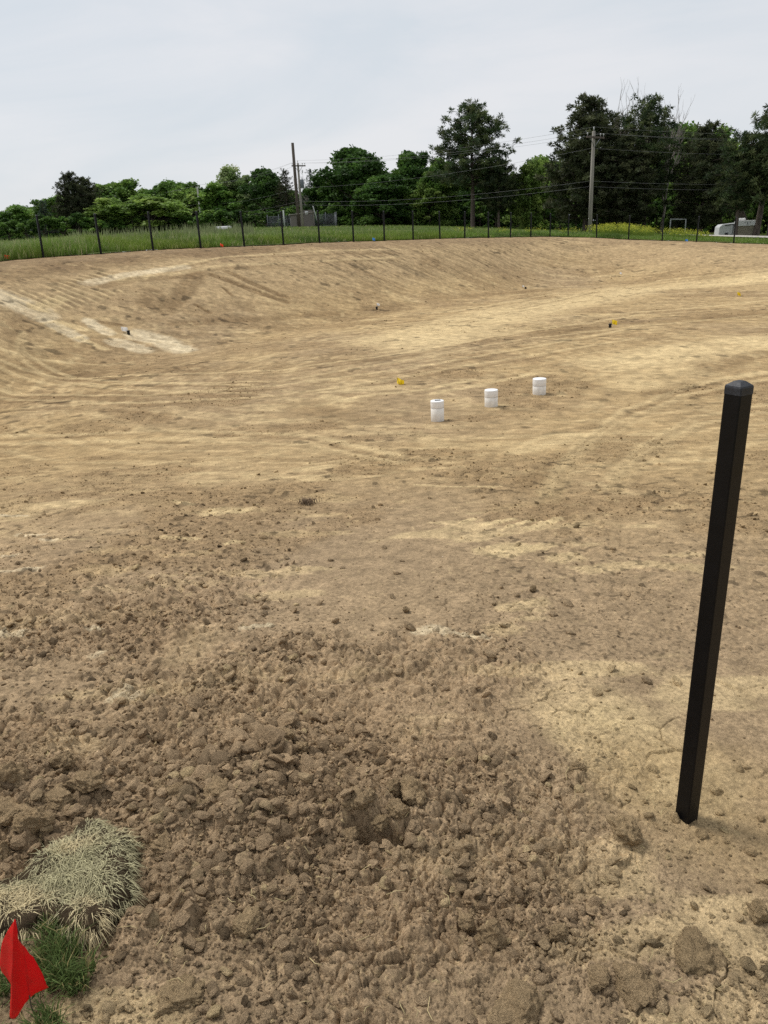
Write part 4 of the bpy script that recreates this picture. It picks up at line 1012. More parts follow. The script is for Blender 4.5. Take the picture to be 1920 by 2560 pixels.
# ------------------------------------------------------------------ utility poles and lines
def pole(px, D, py_top, label, mm, r0, r1, arm=None, armdir=None, trans=False, H=None, xy=None):
    if xy is None: b, h = place(px, D, py_top, 585)
    else: b = np.array([xy[0], xy[1], g1(*xy)]); h = H
    r = empty('utility_pole', tuple(b)); T(r, label, 'utility pole', 'wooden utility poles along the tree line')
    bag = Bag(); bag.tube([(0, 0, -.5), (0, 0, h * .5), (0, 0, h - .03), (0, 0, h)], [r0, (r0 + r1) / 2, r1, r1 * .85], 14); mobj('shaft', bag.mesh('shaft'), mm, r)
    pts = {}
    if arm:
        ax = np.array([armdir[0], armdir[1], 0.0]); ax /= np.linalg.norm(ax); pr = np.array([-ax[1], ax[0], 0]); za = h - arm[1]; half = arm[0] / 2
        bm = bmesh.new(); ang = math.atan2(ax[1], ax[0]); off = pr * -(r1 + .06)
        add_box(bm, (off[0], off[1], za), (arm[0], .10, .13), Matrix.Rotation(ang, 3, 'Z') if False else None)
        vs = list(bm.verts); bmesh.ops.translate(bm, vec=(-off[0], -off[1], 0), verts=vs); bmesh.ops.rotate(bm, cent=(0, 0, 0), matrix=Matrix.Rotation(ang, 3, 'Z'), verts=vs); bmesh.ops.translate(bm, vec=tuple(off), verts=vs)
        a_ = bmobj('crossarm', bm, M_DWOOD, r)
        for s, nm in ((-1, 'l'), (1, 'r'), (.62, 'm')):
            q = ax * s * (half - .08) + off; bag = Bag(); bag.tube([q + [0, 0, za + .06], q + [0, 0, za + .18], q + [0, 0, za + .26], q + [0, 0, za + .3]], [.02, .025, .06, .03], 8); mobj('insulator', bag.mesh('insulator'), M_PORC, r)
            pts[nm] = b + q + [0, 0, za + .3]
        bag = Bag(); bag.tube([(0, 0, h), (0, 0, h + .2), (0, 0, h + .32)], [.02, .05, .03], 8); mobj('insulator', bag.mesh('insulator'), M_PORC, r)
        for s in (-1, 1):
            bag = Bag(); bag.tube([ax * s * half * .55 + off + [0, 0, za - .05], off * .6 + [0, 0, za - .7]], .025, 5); mobj('brace', bag.mesh('brace'), M_STEEL, r)
    pts['t'] = b + [0, 0, h + .3]
    if trans:
        bag = Bag(); bag.tube([(.33, -.1, h - 2.75), (.33, -.1, h - 2.7), (.33, -.1, h - 1.85), (.33, -.1, h - 1.78)], [.18, .22, .22, .15], 14); t_ = mobj('transformer', bag.mesh('transformer'), M_STEEL, r)
        bag = Bag(); bag.tube([(.38, -.1, h - 1.8), (.38, -.1, h - 1.45)], [.05, .03], 8); mobj('bushing', bag.mesh('bushing'), M_PORC, t_)
        bag = Bag(); bag.tube([(.5, -.1, h - .75), (.5, -.1, h - 1.1)], .05, 6); mobj('cutout', bag.mesh('cutout'), M_PORC, r)
    pts['h'] = h; pts['b'] = b
    return pts
ldir = (-.62, .78); nd = (.78, .62)
pR = pole(1474, 68, 328, 'pale weathered utility pole, nearest, standing before the right pine clump', M_WOOD, .17, .12, (2.2, .45), nd)
pM = pole(757, 100, 408, 'grey utility pole with crossarm and transformer in front of the shed', M_WOOD, .16, .12, (1.75, .3), (.9, .43), True)
pT = pole(748, 104, 357, 'tall bare dark brown pole just left of the crossarm pole at the shed', M_DWOOD, .22, .17)
pL = pole(507, 140, 467, 'slim grey utility pole in the left half against the light green trees', M_PWOOD, .17, .12)
pK = pole(295, 190, 499, 'distant utility pole with crossarm right of the dark left pine', M_PWOOD, .19, .14, (2.4, .35), nd)
pJ = pole(22, 250, 572, 'farthest short utility pole at the left picture edge', M_WOOD, .18, .14, (2.2, .35), nd)
pX = pole(None, None, None, 'utility pole beyond the right picture edge', M_WOOD, .17, .12, (2.2, .45), (.1, 1), H=9.0, xy=(56, 80))
def P_(p, key, drop=0):
    if key in p: return p[key]
    if key == 'c': return p['b'] + [0, 0, p['h'] - drop]
    return p['t']
LINES = [('l', None, 'topmost conductor on the pole crossarms, left side of the line'), ('t', None, 'conductor running over the tops of the utility poles'), ('r', None, 'conductor on the right ends of the pole crossarms'),
         ('c', dict(R=1.2, M=2.7, L=2.6, K=2.2, J=1.5, X=1.3), 'neutral wire hung below the crossarms, highest of the lower wires'), ('c', dict(R=3.55, M=4.15, L=4.0, K=3.4, J=2.2, X=3.6), 'upper of the two low cables along the pole line'), ('c', dict(R=3.95, M=4.55, L=4.6, K=3.9, J=2.5, X=4.1), 'lower of the two low cables along the pole line')]
for k, drops, lab in LINES:
    ps = [(n, p) for n, p in (('X', pX), ('R', pR), ('M', pM), ('L', pL), ('K', pK), ('J', pJ))]
    ank = [P_(p, k, drops[n] if drops else 0) + (np.array([-.14, -.05, 0]) if drops else 0) for n, p in ps]
    pts = []
    for i in range(len(ank) - 1):
        for t in np.linspace(0, 1, 16, endpoint=False): pts.append(ank[i] * (1 - t) + ank[i + 1] * t - np.array([0, 0, .55 * 4 * t * (1 - t)]))
    pts.append(ank[-1]); bag = Bag(); bag.tube(pts, .007, 5); T(mobj('power_line', bag.mesh('power_line'), M_CABLE), lab, 'overhead wire', 'overhead wires between the utility poles')

# ------------------------------------------------------------------ utility shed and its chain-link enclosure
def shed():
    D = 104; b, h = place(758, D, 532, 576); sx = D / FPX * 1.02
    vd = np.array([b[0], b[1]]) / D; rz = math.atan2(-vd[0], vd[1]) + .05
    r = empty('utility_shed', tuple(b), rz); T(r, 'small flat roofed brown grey utility shed behind the wooden poles', 'shed')
    w, dp = 2.95, 2.6; hl, hr = h - .22, h - .04
    bm = bmesh.new()
    vs = [bm.verts.new(p) for p in ((-w / 2, 0, -.3), (w / 2, 0, -.3), (w / 2, dp, -.3), (-w / 2, dp, -.3), (-w / 2, 0, hl), (w / 2, 0, hr), (w / 2, dp, hr), (-w / 2, dp, hl))]
    for f in ((0, 1, 5, 4), (1, 2, 6, 5), (2, 3, 7, 6), (3, 0, 4, 7), (4, 5, 6, 7), (3, 2, 1, 0)): bm.faces.new([vs[i] for i in f])
    bmobj('wall', bm, M_SHED, r)
    bm = bmesh.new(); add_box(bm, (0, dp / 2 - .02, (hl + hr) / 2 + .06), (w + .34, dp + .3, .10), Matrix.Rotation(-math.atan2(hr - hl, w), 3, 'Y'), .02); bmobj('roof', bm, M_SHEDR, r)
    for x0, wd in ((.72, 1.1),):
        bm = bmesh.new(); add_box(bm, (x0, -.03, 1.0), (wd, .06, 2.05), bevel=.015); d = bmobj('door', bm, M_DOOR, r)
        bm = bmesh.new(); add_box(bm, (x0 + wd * .36, -.085, 1.0), (.05, .05, .22), bevel=.012); bmobj('handle', bm, M_STEEL, d)
    for tx, ty in ((-.08, -.035), (1.42, -.02)):
        bm = bmesh.new(); add_box(bm, (tx, ty, 1.1), (.05, .05, 2.1)); bmobj('trim', bm, M_SHEDR, r)
    bm = bmesh.new(); add_box(bm, (.55, -.075, 1.72), (.38, .02, .36), bevel=.006); s = bmobj('sign', bm, M_SIGN, r)
    for tx, tz, tw_ in ((.62, 1.80, .14), (.48, 1.64, .18)):
        bm = bmesh.new(); add_box(bm, (tx, -.088, tz), (tw_, .006, .04)); bmobj('print', bm, M_INK, s)
    bm = bmesh.new(); add_box(bm, (w / 2 - .32, -.1, 1.3), (.12, .08, .16), bevel=.01); bmobj('meter_box', bm, M_STEEL, r)
    # enclosure
    for (x0, x1, y0, y1, lab, gate) in ((-4.35, -1.56, .4, 3.2, 'chain link enclosure with a gate at the left of the shed', True), (1.56, 4.35, .4, 3.2, 'chain link enclosure at the right of the shed', False)):
        c = RW @ np.zeros(3); e = empty('chain_link_fence', tuple(b), rz); T(e, lab, 'chain link fence', 'chain link fences beside the shed')
        corners = [(x0, y0), (x1, y0)] if True else []
        path = ([(x1, y0), (x0, y0), (x0, y1)] if gate else [(x0, y0), (x1, y0), (x1, y1)])
        fh = 1.45
        for (ax, ay), (bx, by) in zip(path, path[1:]):
            L_ = math.hypot(bx - ax, by - ay); ux, uy = (bx - ax) / L_, (by - ay) / L_
            for s in np.linspace(0, L_, 3 if L_ < 2.9 else 4):
                bag = Bag(); bag.tube([(ax + ux * s, ay + uy * s, -.3), (ax + ux * s, ay + uy * s, fh + .25)], .035, 8); mobj('post', bag.mesh('post'), M_STEEL, e)
            for z in (fh, .75 if gate else .08):
                bag = Bag(); bag.tube([(ax, ay, z), (bx, by, z)], .024, 6); mobj('rail', bag.mesh('rail'), M_STEEL, e)
            bag = Bag()
            for sgn in (-1, 1):
                for o0 in np.arange(-fh, L_ + fh, .075):
                    t0 = max(0, -o0 if sgn > 0 else o0 - L_); 
                    pts = []
                    for z in (0.02, fh):
                        pts.append((o0 + sgn * z, z))
                    (s0, z0), (s1, z1) = pts
                    # clip to panel
                    def cut(sv): return z0 + (z1 - z0) * (sv - s0) / (s1 - s0)
                    for _ in range(2):
                        if s0 < 0: z0, s0 = cut(0), 0
                        if s0 > L_: z0, s0 = cut(L_), L_
                        if s1 < 0: z1, s1 = cut(0), 0
                        if s1 > L_: z1, s1 = cut(L_), L_
                    if abs(s1 - s0) < .01: continue
                    bag.tube([(ax + ux * s0, ay + uy * s0, z0), (ax + ux * s1, ay + uy * s1, z1)], .0045, 4)
            mobj('mesh_panel', bag.mesh('mesh_panel'), M_STEEL, e)
    bag = Bag(); bp, _ = place(712, 102); bag.tube([(0, 0, -.3), (0, 0, 2.0)], .09, 10); o = mobj('bollard', bag.mesh('bollard'), M_GOAL, None, tuple(bp)); T(o, 'pale round bollard post in front of the left chain link fence', 'bollard')
shed()
# guy wire guard leaning on the shed side
b, _ = place(798, 103); bag = Bag(); bag.tube([(-.6, 0, 2.5), (0, 0, .0)], .045, 8); T(mobj('guy_guard', bag.mesh('guy_guard'), M_GOAL, None, tuple(b)), 'pale slanted guy wire guard right of the shed', 'guy wire')
# low white object in the grass
b, _ = place(556, 75); bm = bmesh.new(); add_box(bm, (0, 0, .2), (1.6, .7, .26), bevel=.09); bmesh.ops.translate(bm, verts=list(bm.verts), vec=(0, 0, .1)); o = bmobj('white_tarp', bm, M_WHT, None, True, tuple(b)); T(o, 'low white tarp lying in the weeds near the slim left pole', 'tarp')
# pipe frame in the weeds
def frame():
    b0, h = place(1674, 82, 548); b1, _ = place(1712, 82)
    r = empty('pipe_frame', tuple((b0 + b1) / 2)); T(r, 'white pipe goal frame standing in the weeds below the dark trees', 'goal frame')
    m = (b0 + b1) / 2
    for q in (b0, b1):
        bag = Bag(); bag.tube([q - m + [0, 0, -.2], q - m + [0, 0, h]], .055, 10); mobj('upright', bag.mesh('upright'), M_GOAL, r)
    bag = Bag(); bag.tube([b0 - m + [-.05, 0, h], b1 - m + [.05, 0, h]], .055, 10); mobj('crossbar', bag.mesh('crossbar'), M_GOAL, r)
frame()
def camper():
    D = 76
    b, _ = place(1824, D); vd = b[:2] / D; rz = math.atan2(-vd[0], vd[1]) + .25
    k = D / FPX
    r = empty('camper_trailer', tuple(b), rz); T(r, 'low grey white camper trailer behind the road at the right', 'camper')
    bm = bmesh.new(); w = 1.72; prof = [(-w / 2 - .06, .1), (-w / 2 - .02, .78), (-w / 2 + .2, .98), (w / 2, 1.08), (w / 2, .1)]
    f0 = [bm.verts.new((x, 0, z)) for x, z in prof]; f1 = [bm.verts.new((x, 1.6, z)) for x, z in prof]
    bm.faces.new(f0); bm.faces.new(f1[::-1])
    for i in range(5): bm.faces.new((f0[(i + 1) % 5], f0[i], f1[i], f1[(i + 1) % 5]))
    bmesh.ops.bevel(bm, geom=[e for e in bm.edges], offset=.03, segments=2, affect='EDGES'); bmesh.ops.recalc_face_normals(bm, faces=bm.faces[:]); bmobj('body', bm, M_CAMP, r)
    bm = bmesh.new(); add_box(bm, (.2, -.03, .95), (1.3, .05, .07), Matrix.Rotation(-.08, 3, 'Y')); bmobj('awning', bm, M_GLASS, r)
    bm = bmesh.new(); add_box(bm, (.28, -.02, .55), (.17, .05, .7), bevel=.02); bmobj('door', bm, M_GLASS, r)
    bm = bmesh.new(); add_box(bm, (-.28, -.02, .2), (.26, .05, .2), bevel=.02); bmobj('hatch', bm, M_GLASS, r)
    bag = Bag(); bag.tube([(.62, -.02, .12), (.62, .15, .12)], .17, 14); mobj('wheel', bag.mesh('wheel'), M_RUB, r)
    b, _ = place(1862, D); r = empty('low_building', tuple(b), rz - .22); T(r, 'low white and tan building right of the camper trailer', 'building')
    bm = bmesh.new(); add_box(bm, (0, .9, .42), (1.55, 1.8, .9)); bmobj('wall', bm, M_TAN, r)
    bm = bmesh.new(); add_box(bm, (.0, .88, 1.08), (1.72, 1.96, .42), bevel=.025); bf = bmobj('fascia', bm, M_CAMPW, r)
    bm = bmesh.new(); add_box(bm, (.1, -.11, 1.08), (.05, .015, .2)); add_box(bm, (.1, -.112, 1.0), (.16, .012, .035)); add_box(bm, (-.09, -.11, 1.14), (.1, .012, .035)); add_box(bm, (.29, -.11, 1.14), (.1, .012, .035)); bmobj('lettering', bm, M_INK, bf)
    bm = bmesh.new(); add_box(bm, (-.45, .8, 1.40), (.8, .9, .2), bevel=.07); bmobj('roof_unit', bm, M_CAMPW, r)
    bm = bmesh.new(); add_box(bm, (-.86, -.0, .42), (.16, .2, .85)); bmobj('pilaster', bm, M_CAMP, r)
camper()

# ------------------------------------------------------------------ trees
def leaf_quads(P, size, rng, up=0.0):
    n = len(P); a = rng.normal(size=(n, 3)); a[:, 2] *= .7; a /= np.linalg.norm(a, axis=1, keepdims=True)
    b = rng.normal(size=(n, 3)); b -= a * np.sum(a * b, 1, keepdims=True); b /= np.linalg.norm(b, axis=1, keepdims=True)
    a = a * size[:, None]; b = b * (size * .62)[:, None]
    v = np.stack([P - a, P - b * .9 + a * .1, P + a, P + b], 1).reshape(-1, 3)
    return v, np.arange(n * 4).reshape(n, 4)
def limb(bag, p, q, r0, r1, sag=.04, n=6, rng=random):
    p, q = np.array(p), np.array(q); L_ = np.linalg.norm(q - p); t = np.linspace(0, 1, 5)[:, None]
    off = np.array([rng.uniform(-1, 1), rng.uniform(-1, 1), rng.uniform(-.3, .6)]) * L_ * sag * 2
    pts = p * (1 - t) + q * t + off * (t * (1 - t) * 4); bag.tube(pts, np.linspace(r0, r1, 5), n)

def broadleaf(seed, nb=70, lpb=230, skirt=True, width=.40, greens=((62, 86, 36), (44, 66, 28), (84, 106, 46)), leaf=.017):
    rng = np.random.default_rng(seed); rnd = random.Random(seed)
    ctr = []
    lobes = [(rng.uniform(-.2, .2), rng.uniform(-.2, .2), rng.uniform(.55, .84), rng.uniform(.13, .2)) for _ in range(8)]
    lobes.append((rng.uniform(-.05, .05), 0, .84, .12))
    while len(ctr) < nb:
        if rng.random() < .6:
            l = lobes[rng.integers(0, len(lobes))]; d = rng.normal(size=3); d /= np.linalg.norm(d); p = np.array(l[:3]) + d * l[3] * rng.uniform(.35, 1.0)
        else:
            p = np.array([rng.uniform(-.36, .36), rng.uniform(-.36, .36), rng.uniform(.02 if skirt else .3, .66)])
            if np.hypot(p[0], p[1]) > .36 - max(0, p[2] - .5) * .2: continue
        if p[2] > .95: continue
        ctr.append(p)
    ctr = np.array(ctr); ctr[:, :2] *= width / .40; R = rng.uniform(.03, .085, nb)
    P, C = [], []
    for p, r in zip(ctr, R):
        d = rng.normal(size=(lpb, 3)); d /= np.linalg.norm(d, axis=1, keepdims=True); rad = r * rng.uniform(.2, 1.0, lpb) ** .6 * (1 + .24 * np.abs(rng.normal(size=lpb)) ** 1.3)
        P.append(p + d * rad[:, None] * np.array([1.15, 1.15, .85]))
        g = np.array(greens[rng.integers(0, len(greens))]); C.append(np.broadcast_to(lin(*g), (lpb, 3)) * rng.uniform(.6, 1.35, (lpb, 1)) * rng.uniform(.8, 1.2))
    P = np.vstack(P); C = np.vstack(C); k = P[:, 2] > .005; P, C = P[k], C[k]
    C = np.clip(C * 1.62, 0, .5)
    v, q = leaf_quads(P, leaf * rng.uniform(.6, 1.4, len(P)), rng)
    v[:, 2] *= 1 / max(.9, np.percentile(P[:, 2], 99.7))
    crown = npmesh('crown', v, q, np.repeat(C, 4, 0)); crown.materials.append(M_TR['dark'])
    bag = Bag(); bag.tube([(0, 0, -.04), (0, 0, .0), (.004, .003, .2), (.01, -.004, .45), (.0, 0, .78)], [.03, .024, .02, .014, .004], 9)
    for p in ctr[::3]: limb(bag, (p[0] * .04, p[1] * .04, max(.15, p[2] * .55)), p, .009, .002, rng=rnd)
    tr = bag.mesh('trunk'); tr.materials.append(M_BARK)
    return crown, tr

def conifer(seed, start=.3, prof=None, levels=16, per=6, tufts=9, needles=16, tl=.030, lift=.35, greens=((58, 72, 42), (46, 60, 36), (76, 84, 52)), bare=0.0, tw=.16):
    rng = np.random.default_rng(seed); rnd = random.Random(seed)
    prof = prof or [(.0, .10), (.28, .24), (.42, .27), (.6, .24), (.78, .17), (.9, .10), (1.0, .03)]
    pz, pr = zip(*prof); P, C, NL = [], [], []
    bag = Bag(); bag.tube([(0, 0, -.04), (0, 0, 0), (.002, .001, .3), (-.003, .002, .6), (0, 0, .97)], [.022, .0175, .014, .009, .002], 10)
    for lv in range(levels):
        z = start + (0.97 - start) * (lv + rng.uniform(-.3, .3)) / (levels - 1); z = min(max(z, start * .9), .97)
        n = per if z < .85 else per - 2
        a0 = rng.uniform(0, 6.28)
        for k in range(n):
            a = a0 + k * 6.283 / n + rng.normal(0, .25); Lb = np.interp(z, pz, pr) * rng.uniform(.6, 1.15)
            if rng.random() < bare: Lb *= .5
            rise = lift * (.25 + z) * rng.uniform(.3, 1.3) if lift > 0 else lift * rng.uniform(.6, 1.3)
            tip = np.array([math.cos(a) * Lb, math.sin(a) * Lb, z + Lb * rise]); root = np.array([0, 0, z])
            limb(bag, root, tip, .0045 * (1.2 - z) + .0012, .0010, .05, 5, rnd)
            nt = max(3, int(tufts * Lb / .2 * rng.uniform(.7, 1.2)))
            for j in range(nt):
                t = .3 + .72 * (j + rng.uniform(0, 1)) / nt
                side = rng.normal(0, .028, 3) * (1.0 if t < .95 else .4) * np.array([1, 1, .7]); side[2] += .006
                P.append(root * (1 - t) + tip * t + side); C.append(lin(*greens[rng.integers(0, len(greens))]) * rng.uniform(.6, 1.35))
    for _ in range(8): P.append(np.array([rng.normal(0, .012), rng.normal(0, .012), rng.uniform(.95, 1.0)])); C.append(lin(*greens[0]))
    P = np.array(P); C = np.array(C) * 1.55; m = len(P)
    d = rng.normal(size=(m, needles, 3)); d[..., 2] += .25; d /= np.linalg.norm(d, axis=2, keepdims=True); Ln = tl * rng.uniform(.55, 1.1, (m, needles, 1))
    w = rng.normal(size=(m, needles, 3)); w -= d * np.sum(d * w, 2, keepdims=True); w /= np.linalg.norm(w, axis=2, keepdims=True); w *= tl * tw
    B = np.repeat(P[:, None], needles, 1)
    v = np.stack([B + d * Ln * .05, B + d * Ln * .6 + w, B + d * Ln, B + d * Ln * .6 - w], 2).reshape(-1, 3)
    crown = npmesh('crown', v, np.arange(len(v)).reshape(-1, 4), np.repeat(np.repeat(C, needles, 0) * rng.uniform(.75, 1.25, (m * needles, 1)), 4, 0)); crown.materials.append(M_TR['dark'])
    tr = bag.mesh('trunk'); tr.materials.append(M_BARKP)
    return crown, tr

def bare(seed):
    rnd = random.Random(seed); bag = Bag()
    def grow(p, d, L_, r, lv):
        pts = [p]; q = np.array(p); dd = np.array(d)
        for i in range(4):
            dd = dd + np.array([rnd.gauss(0, .13), rnd.gauss(0, .13), rnd.gauss(.05, .08)]); dd /= np.linalg.norm(dd); q = q + dd * L_ / 4; pts.append(q)
        bag.tube(pts, np.linspace(r, r * .55, 5), 5)
        if lv < 5:
            for k in range(3 if lv < 4 else 2):
                nd_ = dd + np.array([rnd.gauss(0, .45), rnd.gauss(0, .45), rnd.gauss(.12, .2)]); nd_ /= np.linalg.norm(nd_)
                grow(pts[rnd.choice((2, 3, 4))], nd_, L_ * rnd.uniform(.5, .8), r * .55, lv + 1)
    grow(np.array([0, 0, -.03]), np.array([0, 0, 1.0]), .42, .022, 0)
    grow(np.array([.01, 0, .3]), np.array([.3, .1, 1.0]), .32, .012, 1); grow(np.array([-.01, 0, .35]), np.array([-.25, .1, 1.0]), .34, .012, 1)
    me = bag.mesh('branches'); me.materials.append(M_BARE); return me

OAK = ((62, 88, 38), (48, 72, 30), (78, 104, 46)); MID = ((84, 112, 48), (66, 94, 38), (102, 126, 58)); LIGHT = ((102, 124, 58), (88, 110, 50), (114, 132, 66)); GREY = ((112, 126, 80), (94, 112, 64), (132, 144, 100))
PROTO = {
    'oak': broadleaf(1, 130, 330, True, .42, OAK, .0185), 'oak2': broadleaf(2, 130, 330, True, .40, OAK, .0185), 'mid': broadleaf(3, 120, 320, True, .40, MID, .018), 'mid2': broadleaf(4, 110, 320, True, .36, MID, .018),
    'light': broadleaf(5, 110, 240, True, .42, LIGHT, .019), 'light2': broadleaf(6, 100, 240, True, .34, LIGHT, .019), 'grey': broadleaf(7, 90, 230, True, .40, GREY, .016),
    'pine': conifer(11, .38, [(.3, .22), (.40, .29), (.52, .29), (.66, .25), (.8, .19), (.9, .13), (1, .05)], 16, 6, 8, 38, .038, .5, tw=.075),
    'pine2': conifer(12, .14, [(.1, .20), (.28, .27), (.5, .25), (.7, .19), (.86, .12), (1, .04)], 22, 8, 10, 30, .034, .30, ((62, 68, 44), (50, 58, 36), (74, 78, 52)), tw=.10),
    'pine3': conifer(13, .30, [(.2, .12), (.36, .20), (.55, .24), (.72, .22), (.88, .15), (1, .06)], 15, 6, 9, 34, .042, .4, tw=.075),
    'spruce': conifer(14, .03, [(.0, .26), (.1, .25), (.5, .14), (.8, .06), (1, .012)], 22, 8, 10, 12, .022, -.18, ((58, 74, 58), (46, 62, 50), (70, 86, 70))),
    'cedar': conifer(15, .04, [(.0, .20), (.2, .22), (.6, .15), (.85, .07), (1, .02)], 24, 8, 10, 12, .022, .5, ((56, 64, 38), (64, 64, 40), (46, 56, 32))),
}
BARE = bare(21)
NAMES = {'oak': 'oak_tree', 'oak2': 'oak_tree', 'mid': 'leafy_tree', 'mid2': 'leafy_tree', 'light': 'leafy_tree', 'light2': 'leafy_tree', 'grey': 'leafy_tree', 'pine': 'pine_tree', 'pine2': 'pine_tree', 'pine3': 'pine_tree', 'spruce': 'spruce_tree', 'cedar': 'cedar_tree'}
NOMW = {'oak': .84, 'oak2': .80, 'mid': .80, 'mid2': .72, 'light': .84, 'light2': .68, 'grey': .8, 'pine': .58, 'pine2': .54, 'pine3': .48, 'spruce': .5, 'cedar': .44}
def tree(kind, px, D, top, wpx, label, group, rz=None, tilt=0.0):
    b, h = place(px, D, top); h = max(h, 2.0); h += .3
    w = wpx * D / FPX / NOMW[kind]
    r = empty(NAMES[kind], (b[0], b[1], b[2] - .3), random.uniform(0, 6.28) if rz is None else rz); r.scale = (w, w, h)
    if tilt: r.rotation_euler = (0, tilt, 0)
    T(r, label, 'tree', group)
    cr, tr = PROTO[kind]
    for nm, me in (('trunk', tr), ('crown', cr)):
        o = bpy.data.objects.new(nm, me); COL.objects.link(o); o.parent = r
    return r
TG = 'trees of the wood behind the field'
TREES = [
    ('pine', 1182, 100, 268, 190, 'tall spreading pine with a bare lower trunk standing above the middle of the wood'),
    ('pine3', 1247, 97, 400, 95, 'shorter slim pine just right of the tall middle pine'),
    ('pine2', 1462, 84, 246, 200, 'massive dark pine behind the right utility pole'),
    ('pine3', 1530, 90, 300, 120, 'thin topped dark conifer left of the bare branches'),
    ('pine3', 1608, 84, 252, 130, 'ragged dark tree under the bare branches right of the massive pine'),
    ('pine2', 1560, 82, 345, 150, 'dark dense conifer filling the wood right of the utility pole'),
    ('pine2', 1750, 84, 312, 150, 'dark leaning conifer left of the camper trailer'),
    ('pine3', 1922, 73.5, 246, 150, 'tall dark pine at the right picture edge'),
    ('pine3', 1838, 74, 340, 120, 'dark pine whose crown hides the top of the leaning trunk'),
    ('pine3', 1985, 80, 262, 140, 'dark pine beyond the right picture edge'),
    ('mid', 1690, 108, 318, 180, 'bright green leafy tree behind the dark conifers on the right'),
    ('mid2', 1780, 106, 330, 150, 'green leafy tree between the leaning conifer and the right edge'),
    ('light2', 1842, 104, 352, 120, 'light green tree left of the pine at the right edge'),
    ('light2', 1375, 104, 392, 110, 'light green tree left of the massive dark pine'),
    ('light2', 1312, 100, 405, 80, 'narrow light green tree in the gap right of the tall middle pine'),
    ('light', 1312, 106, 470, 110, 'low yellow green tree at the foot of the shorter slim pine'),
    ('oak', 895, 112, 372, 190, 'broad dark round crowned oak, highest of the leafy trees right of the shed'),
    ('oak2', 1030, 114, 382, 130, 'dark oak between the broad oak and the tall middle pine'),
    ('mid', 1100, 108, 400, 110, 'green leafy tree pressed against the left of the tall middle pine'),
    ('oak2', 960, 106, 440, 150, 'lower dark leafy tree in front of the gap between the two oaks'),
    ('light', 1075, 107, 462, 120, 'low yellow green tree left of the tall middle pine trunk'),
    ('grey', 600, 132, 418, 130, 'grey green airy leafy tree left of the tall bare pole'),
    ('oak', 672, 126, 424, 120, 'dark leafy tree just left of the tall bare pole'),
    ('cedar', 722, 122, 424, 70, 'dark pointed cedar behind the tall bare pole'),
    ('spruce', 786, 122, 424, 80, 'thin pointed spruce between the poles and the broad oak'),
    ('oak2', 820, 116, 440, 110, 'dark leafy tree at the left foot of the broad oak'),
    ('mid2', 560, 130, 462, 120, 'mid green tree behind the slim left pole'),
    ('light', 500, 150, 474, 130, 'pale green tree right of the low light green one'),
    ('mid', 440, 158, 456, 130, 'leafy tree on the skyline left of the slim pole'),
    ('mid2', 320, 165, 456, 150, 'leafy tree on the skyline right of the dark left pine'),
    ('light', 385, 140, 488, 230, 'wide low light green tree left of the slim pole'),
    ('light', 300, 146, 500, 150, 'low light green tree beside the distant crossarm pole'),
    ('pine2', 200, 148, 434, 90, 'dark ragged pine, left of the two tops over the left wood'),
    ('pine2', 232, 150, 446, 90, 'dark ragged pine, right of the two tops over the left wood'),
    ('spruce', 124, 150, 502, 86, 'blue green pointed spruce at the left'),
    ('spruce', 92, 156, 548, 60, 'small bushy spruce left of the blue green spruce'),
    ('mid', 150, 170, 498, 90, 'green tree between the spruce and the dark left pine'),
    ('mid', 60, 175, 516, 120, 'leafy tree at the left end of the wood'),
    ('mid2', 0, 178, 532, 120, 'leafy tree at the left picture edge'),
    ('mid', -90, 180, 525, 160, 'leafy tree beyond the left picture edge'),
]
for kd, px, D, top, w, lab in TREES: tree(kd, px, D, top, w, lab, TG)
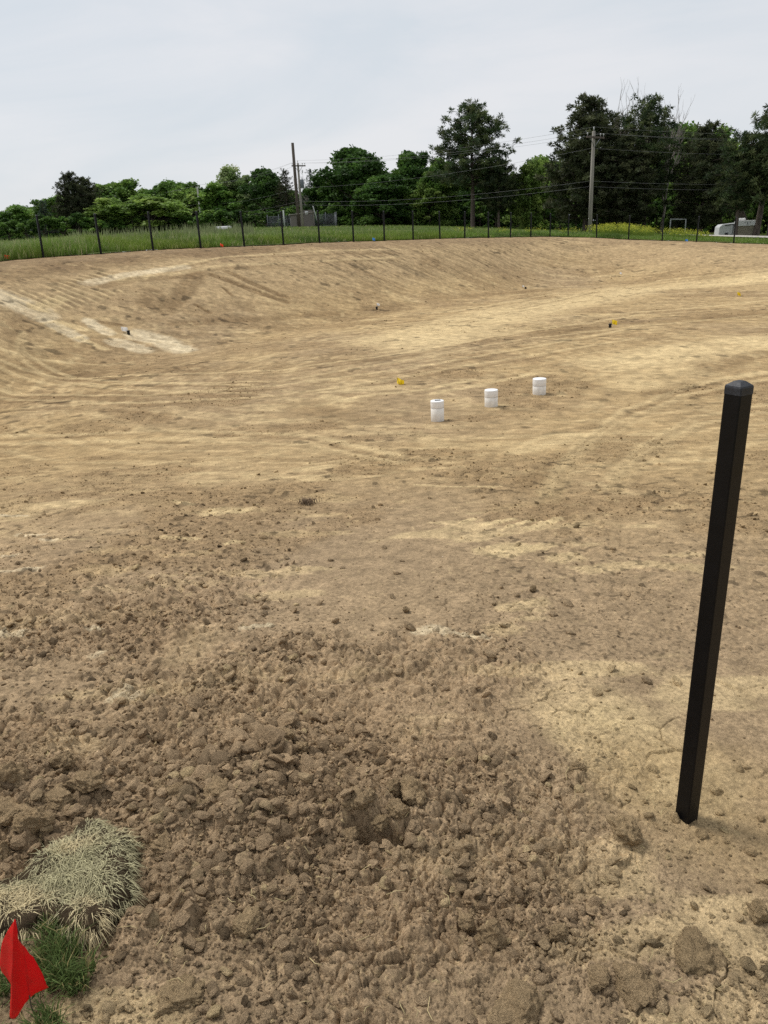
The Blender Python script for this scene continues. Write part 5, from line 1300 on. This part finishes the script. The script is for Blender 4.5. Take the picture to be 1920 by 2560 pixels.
# leaning trunk tree on the right
def leaning():
    b, _ = place(1872, 80); r = empty('leaning_tree', tuple(b)); T(r, 'leaning thick bare trunk slanting left over the white building', 'tree', TG)
    bag = Bag(); bag.tube([(.5, .6, -.3), (.2, .5, .3), (-.9, .4, 2.4), (-1.3, .3, 3.6)], [.33, .29, .24, .17], 12); mobj('trunk', bag.mesh('trunk'), M_BARK, r)
    b, _ = place(1888, 76); r = empty('bare_trunk_tree', tuple(b)); T(r, 'thick pale grey trunk standing right of the white building', 'tree', TG)
    bag = Bag(); bag.tube([(0, 0, -.3), (.05, 0, .3), (.2, 0, 2.0), (.36, 0, 3.8)], [.36, .28, .22, .17], 12); mobj('trunk', bag.mesh('trunk'), M_BARKP, r)
leaning()
for i, (px, top, D, lab) in enumerate(((1592, 228, 88, 'bare twigged dead tree rising above the right clump, taller one'), (1540, 238, 90, 'bare twigged dead tree top beside the massive pine'), (1650, 250, 90, 'bare twigged dead tree leaning right above the green leaves'), (770, 430, 128, 'small bare twigged tree between the poles and the spruce'))):
    b, h = place(px, D, top); r = empty('dead_tree', tuple(b), i * 2.1); r.scale = (h * .62, h * .62, h / .98); T(r, lab, 'tree', TG)
    o = bpy.data.objects.new('branches', BARE); COL.objects.link(o); o.parent = r
# closed wall of woods behind, all alike
k = 0
for px in range(-260, 2300, 46):
    kd = ('oak', 'oak2', 'mid2', 'oak')[k % 4]
    D = float(np.interp(px, [0, 500, 900, 1500, 2100], [190, 170, 136, 118, 112])) + random.uniform(-4, 8)
    top = float(np.interp(px, [-300, 0, 120, 300, 560, 700, 830, 1000, 1250, 1340, 1450, 1650, 1900, 2300], [520, 522, 516, 472, 470, 466, 450, 430, 440, 450, 400, 372, 372, 380])) + random.uniform(-8, 14)
    if 735 < px < 800: top += 22
    tree(kd, px + random.uniform(-15, 15), D, top, random.uniform(130, 175) * 120 / D * 1.1, 'dark leafy tree in the closed wall of woods behind the front trees', 'dark trees closing the back of the wood')
    k += 1
# undergrowth
SHR = [broadleaf(31, 34, 170, True, .5, OAK, .030), broadleaf(32, 30, 170, True, .5, MID, .030)]
k = 0
for px in list(range(-60, 560, 44)) + list(range(560, 1980, 40)):
    if 690 < px < 830: D = 116
    else: D = float(np.interp(px, [0, 450, 560, 900, 1250, 1500, 1900], [140, 140, 120, 108, 110, 88, 96])) + random.uniform(-2, 3)
    top = float(np.interp(px, [0, 500, 900, 1300, 1900], [552, 528, 512, 508, 500])) + random.uniform(-10, 12)
    b, h = place(px, D, top); cr, tr = SHR[k % 2]; k += 1
    r = empty('shrub', (b[0], b[1], b[2] - .2), random.uniform(0, 6.28)); w = 72 * D / FPX; r.scale = (w, w, h + .2)
    T(r, 'dark shrub in the undergrowth along the foot of the wood', 'shrub', 'shrubs along the foot of the wood')
    for nm, me in (('stem', tr), ('foliage', cr)):
        o = bpy.data.objects.new(nm, me); COL.objects.link(o); o.parent = r
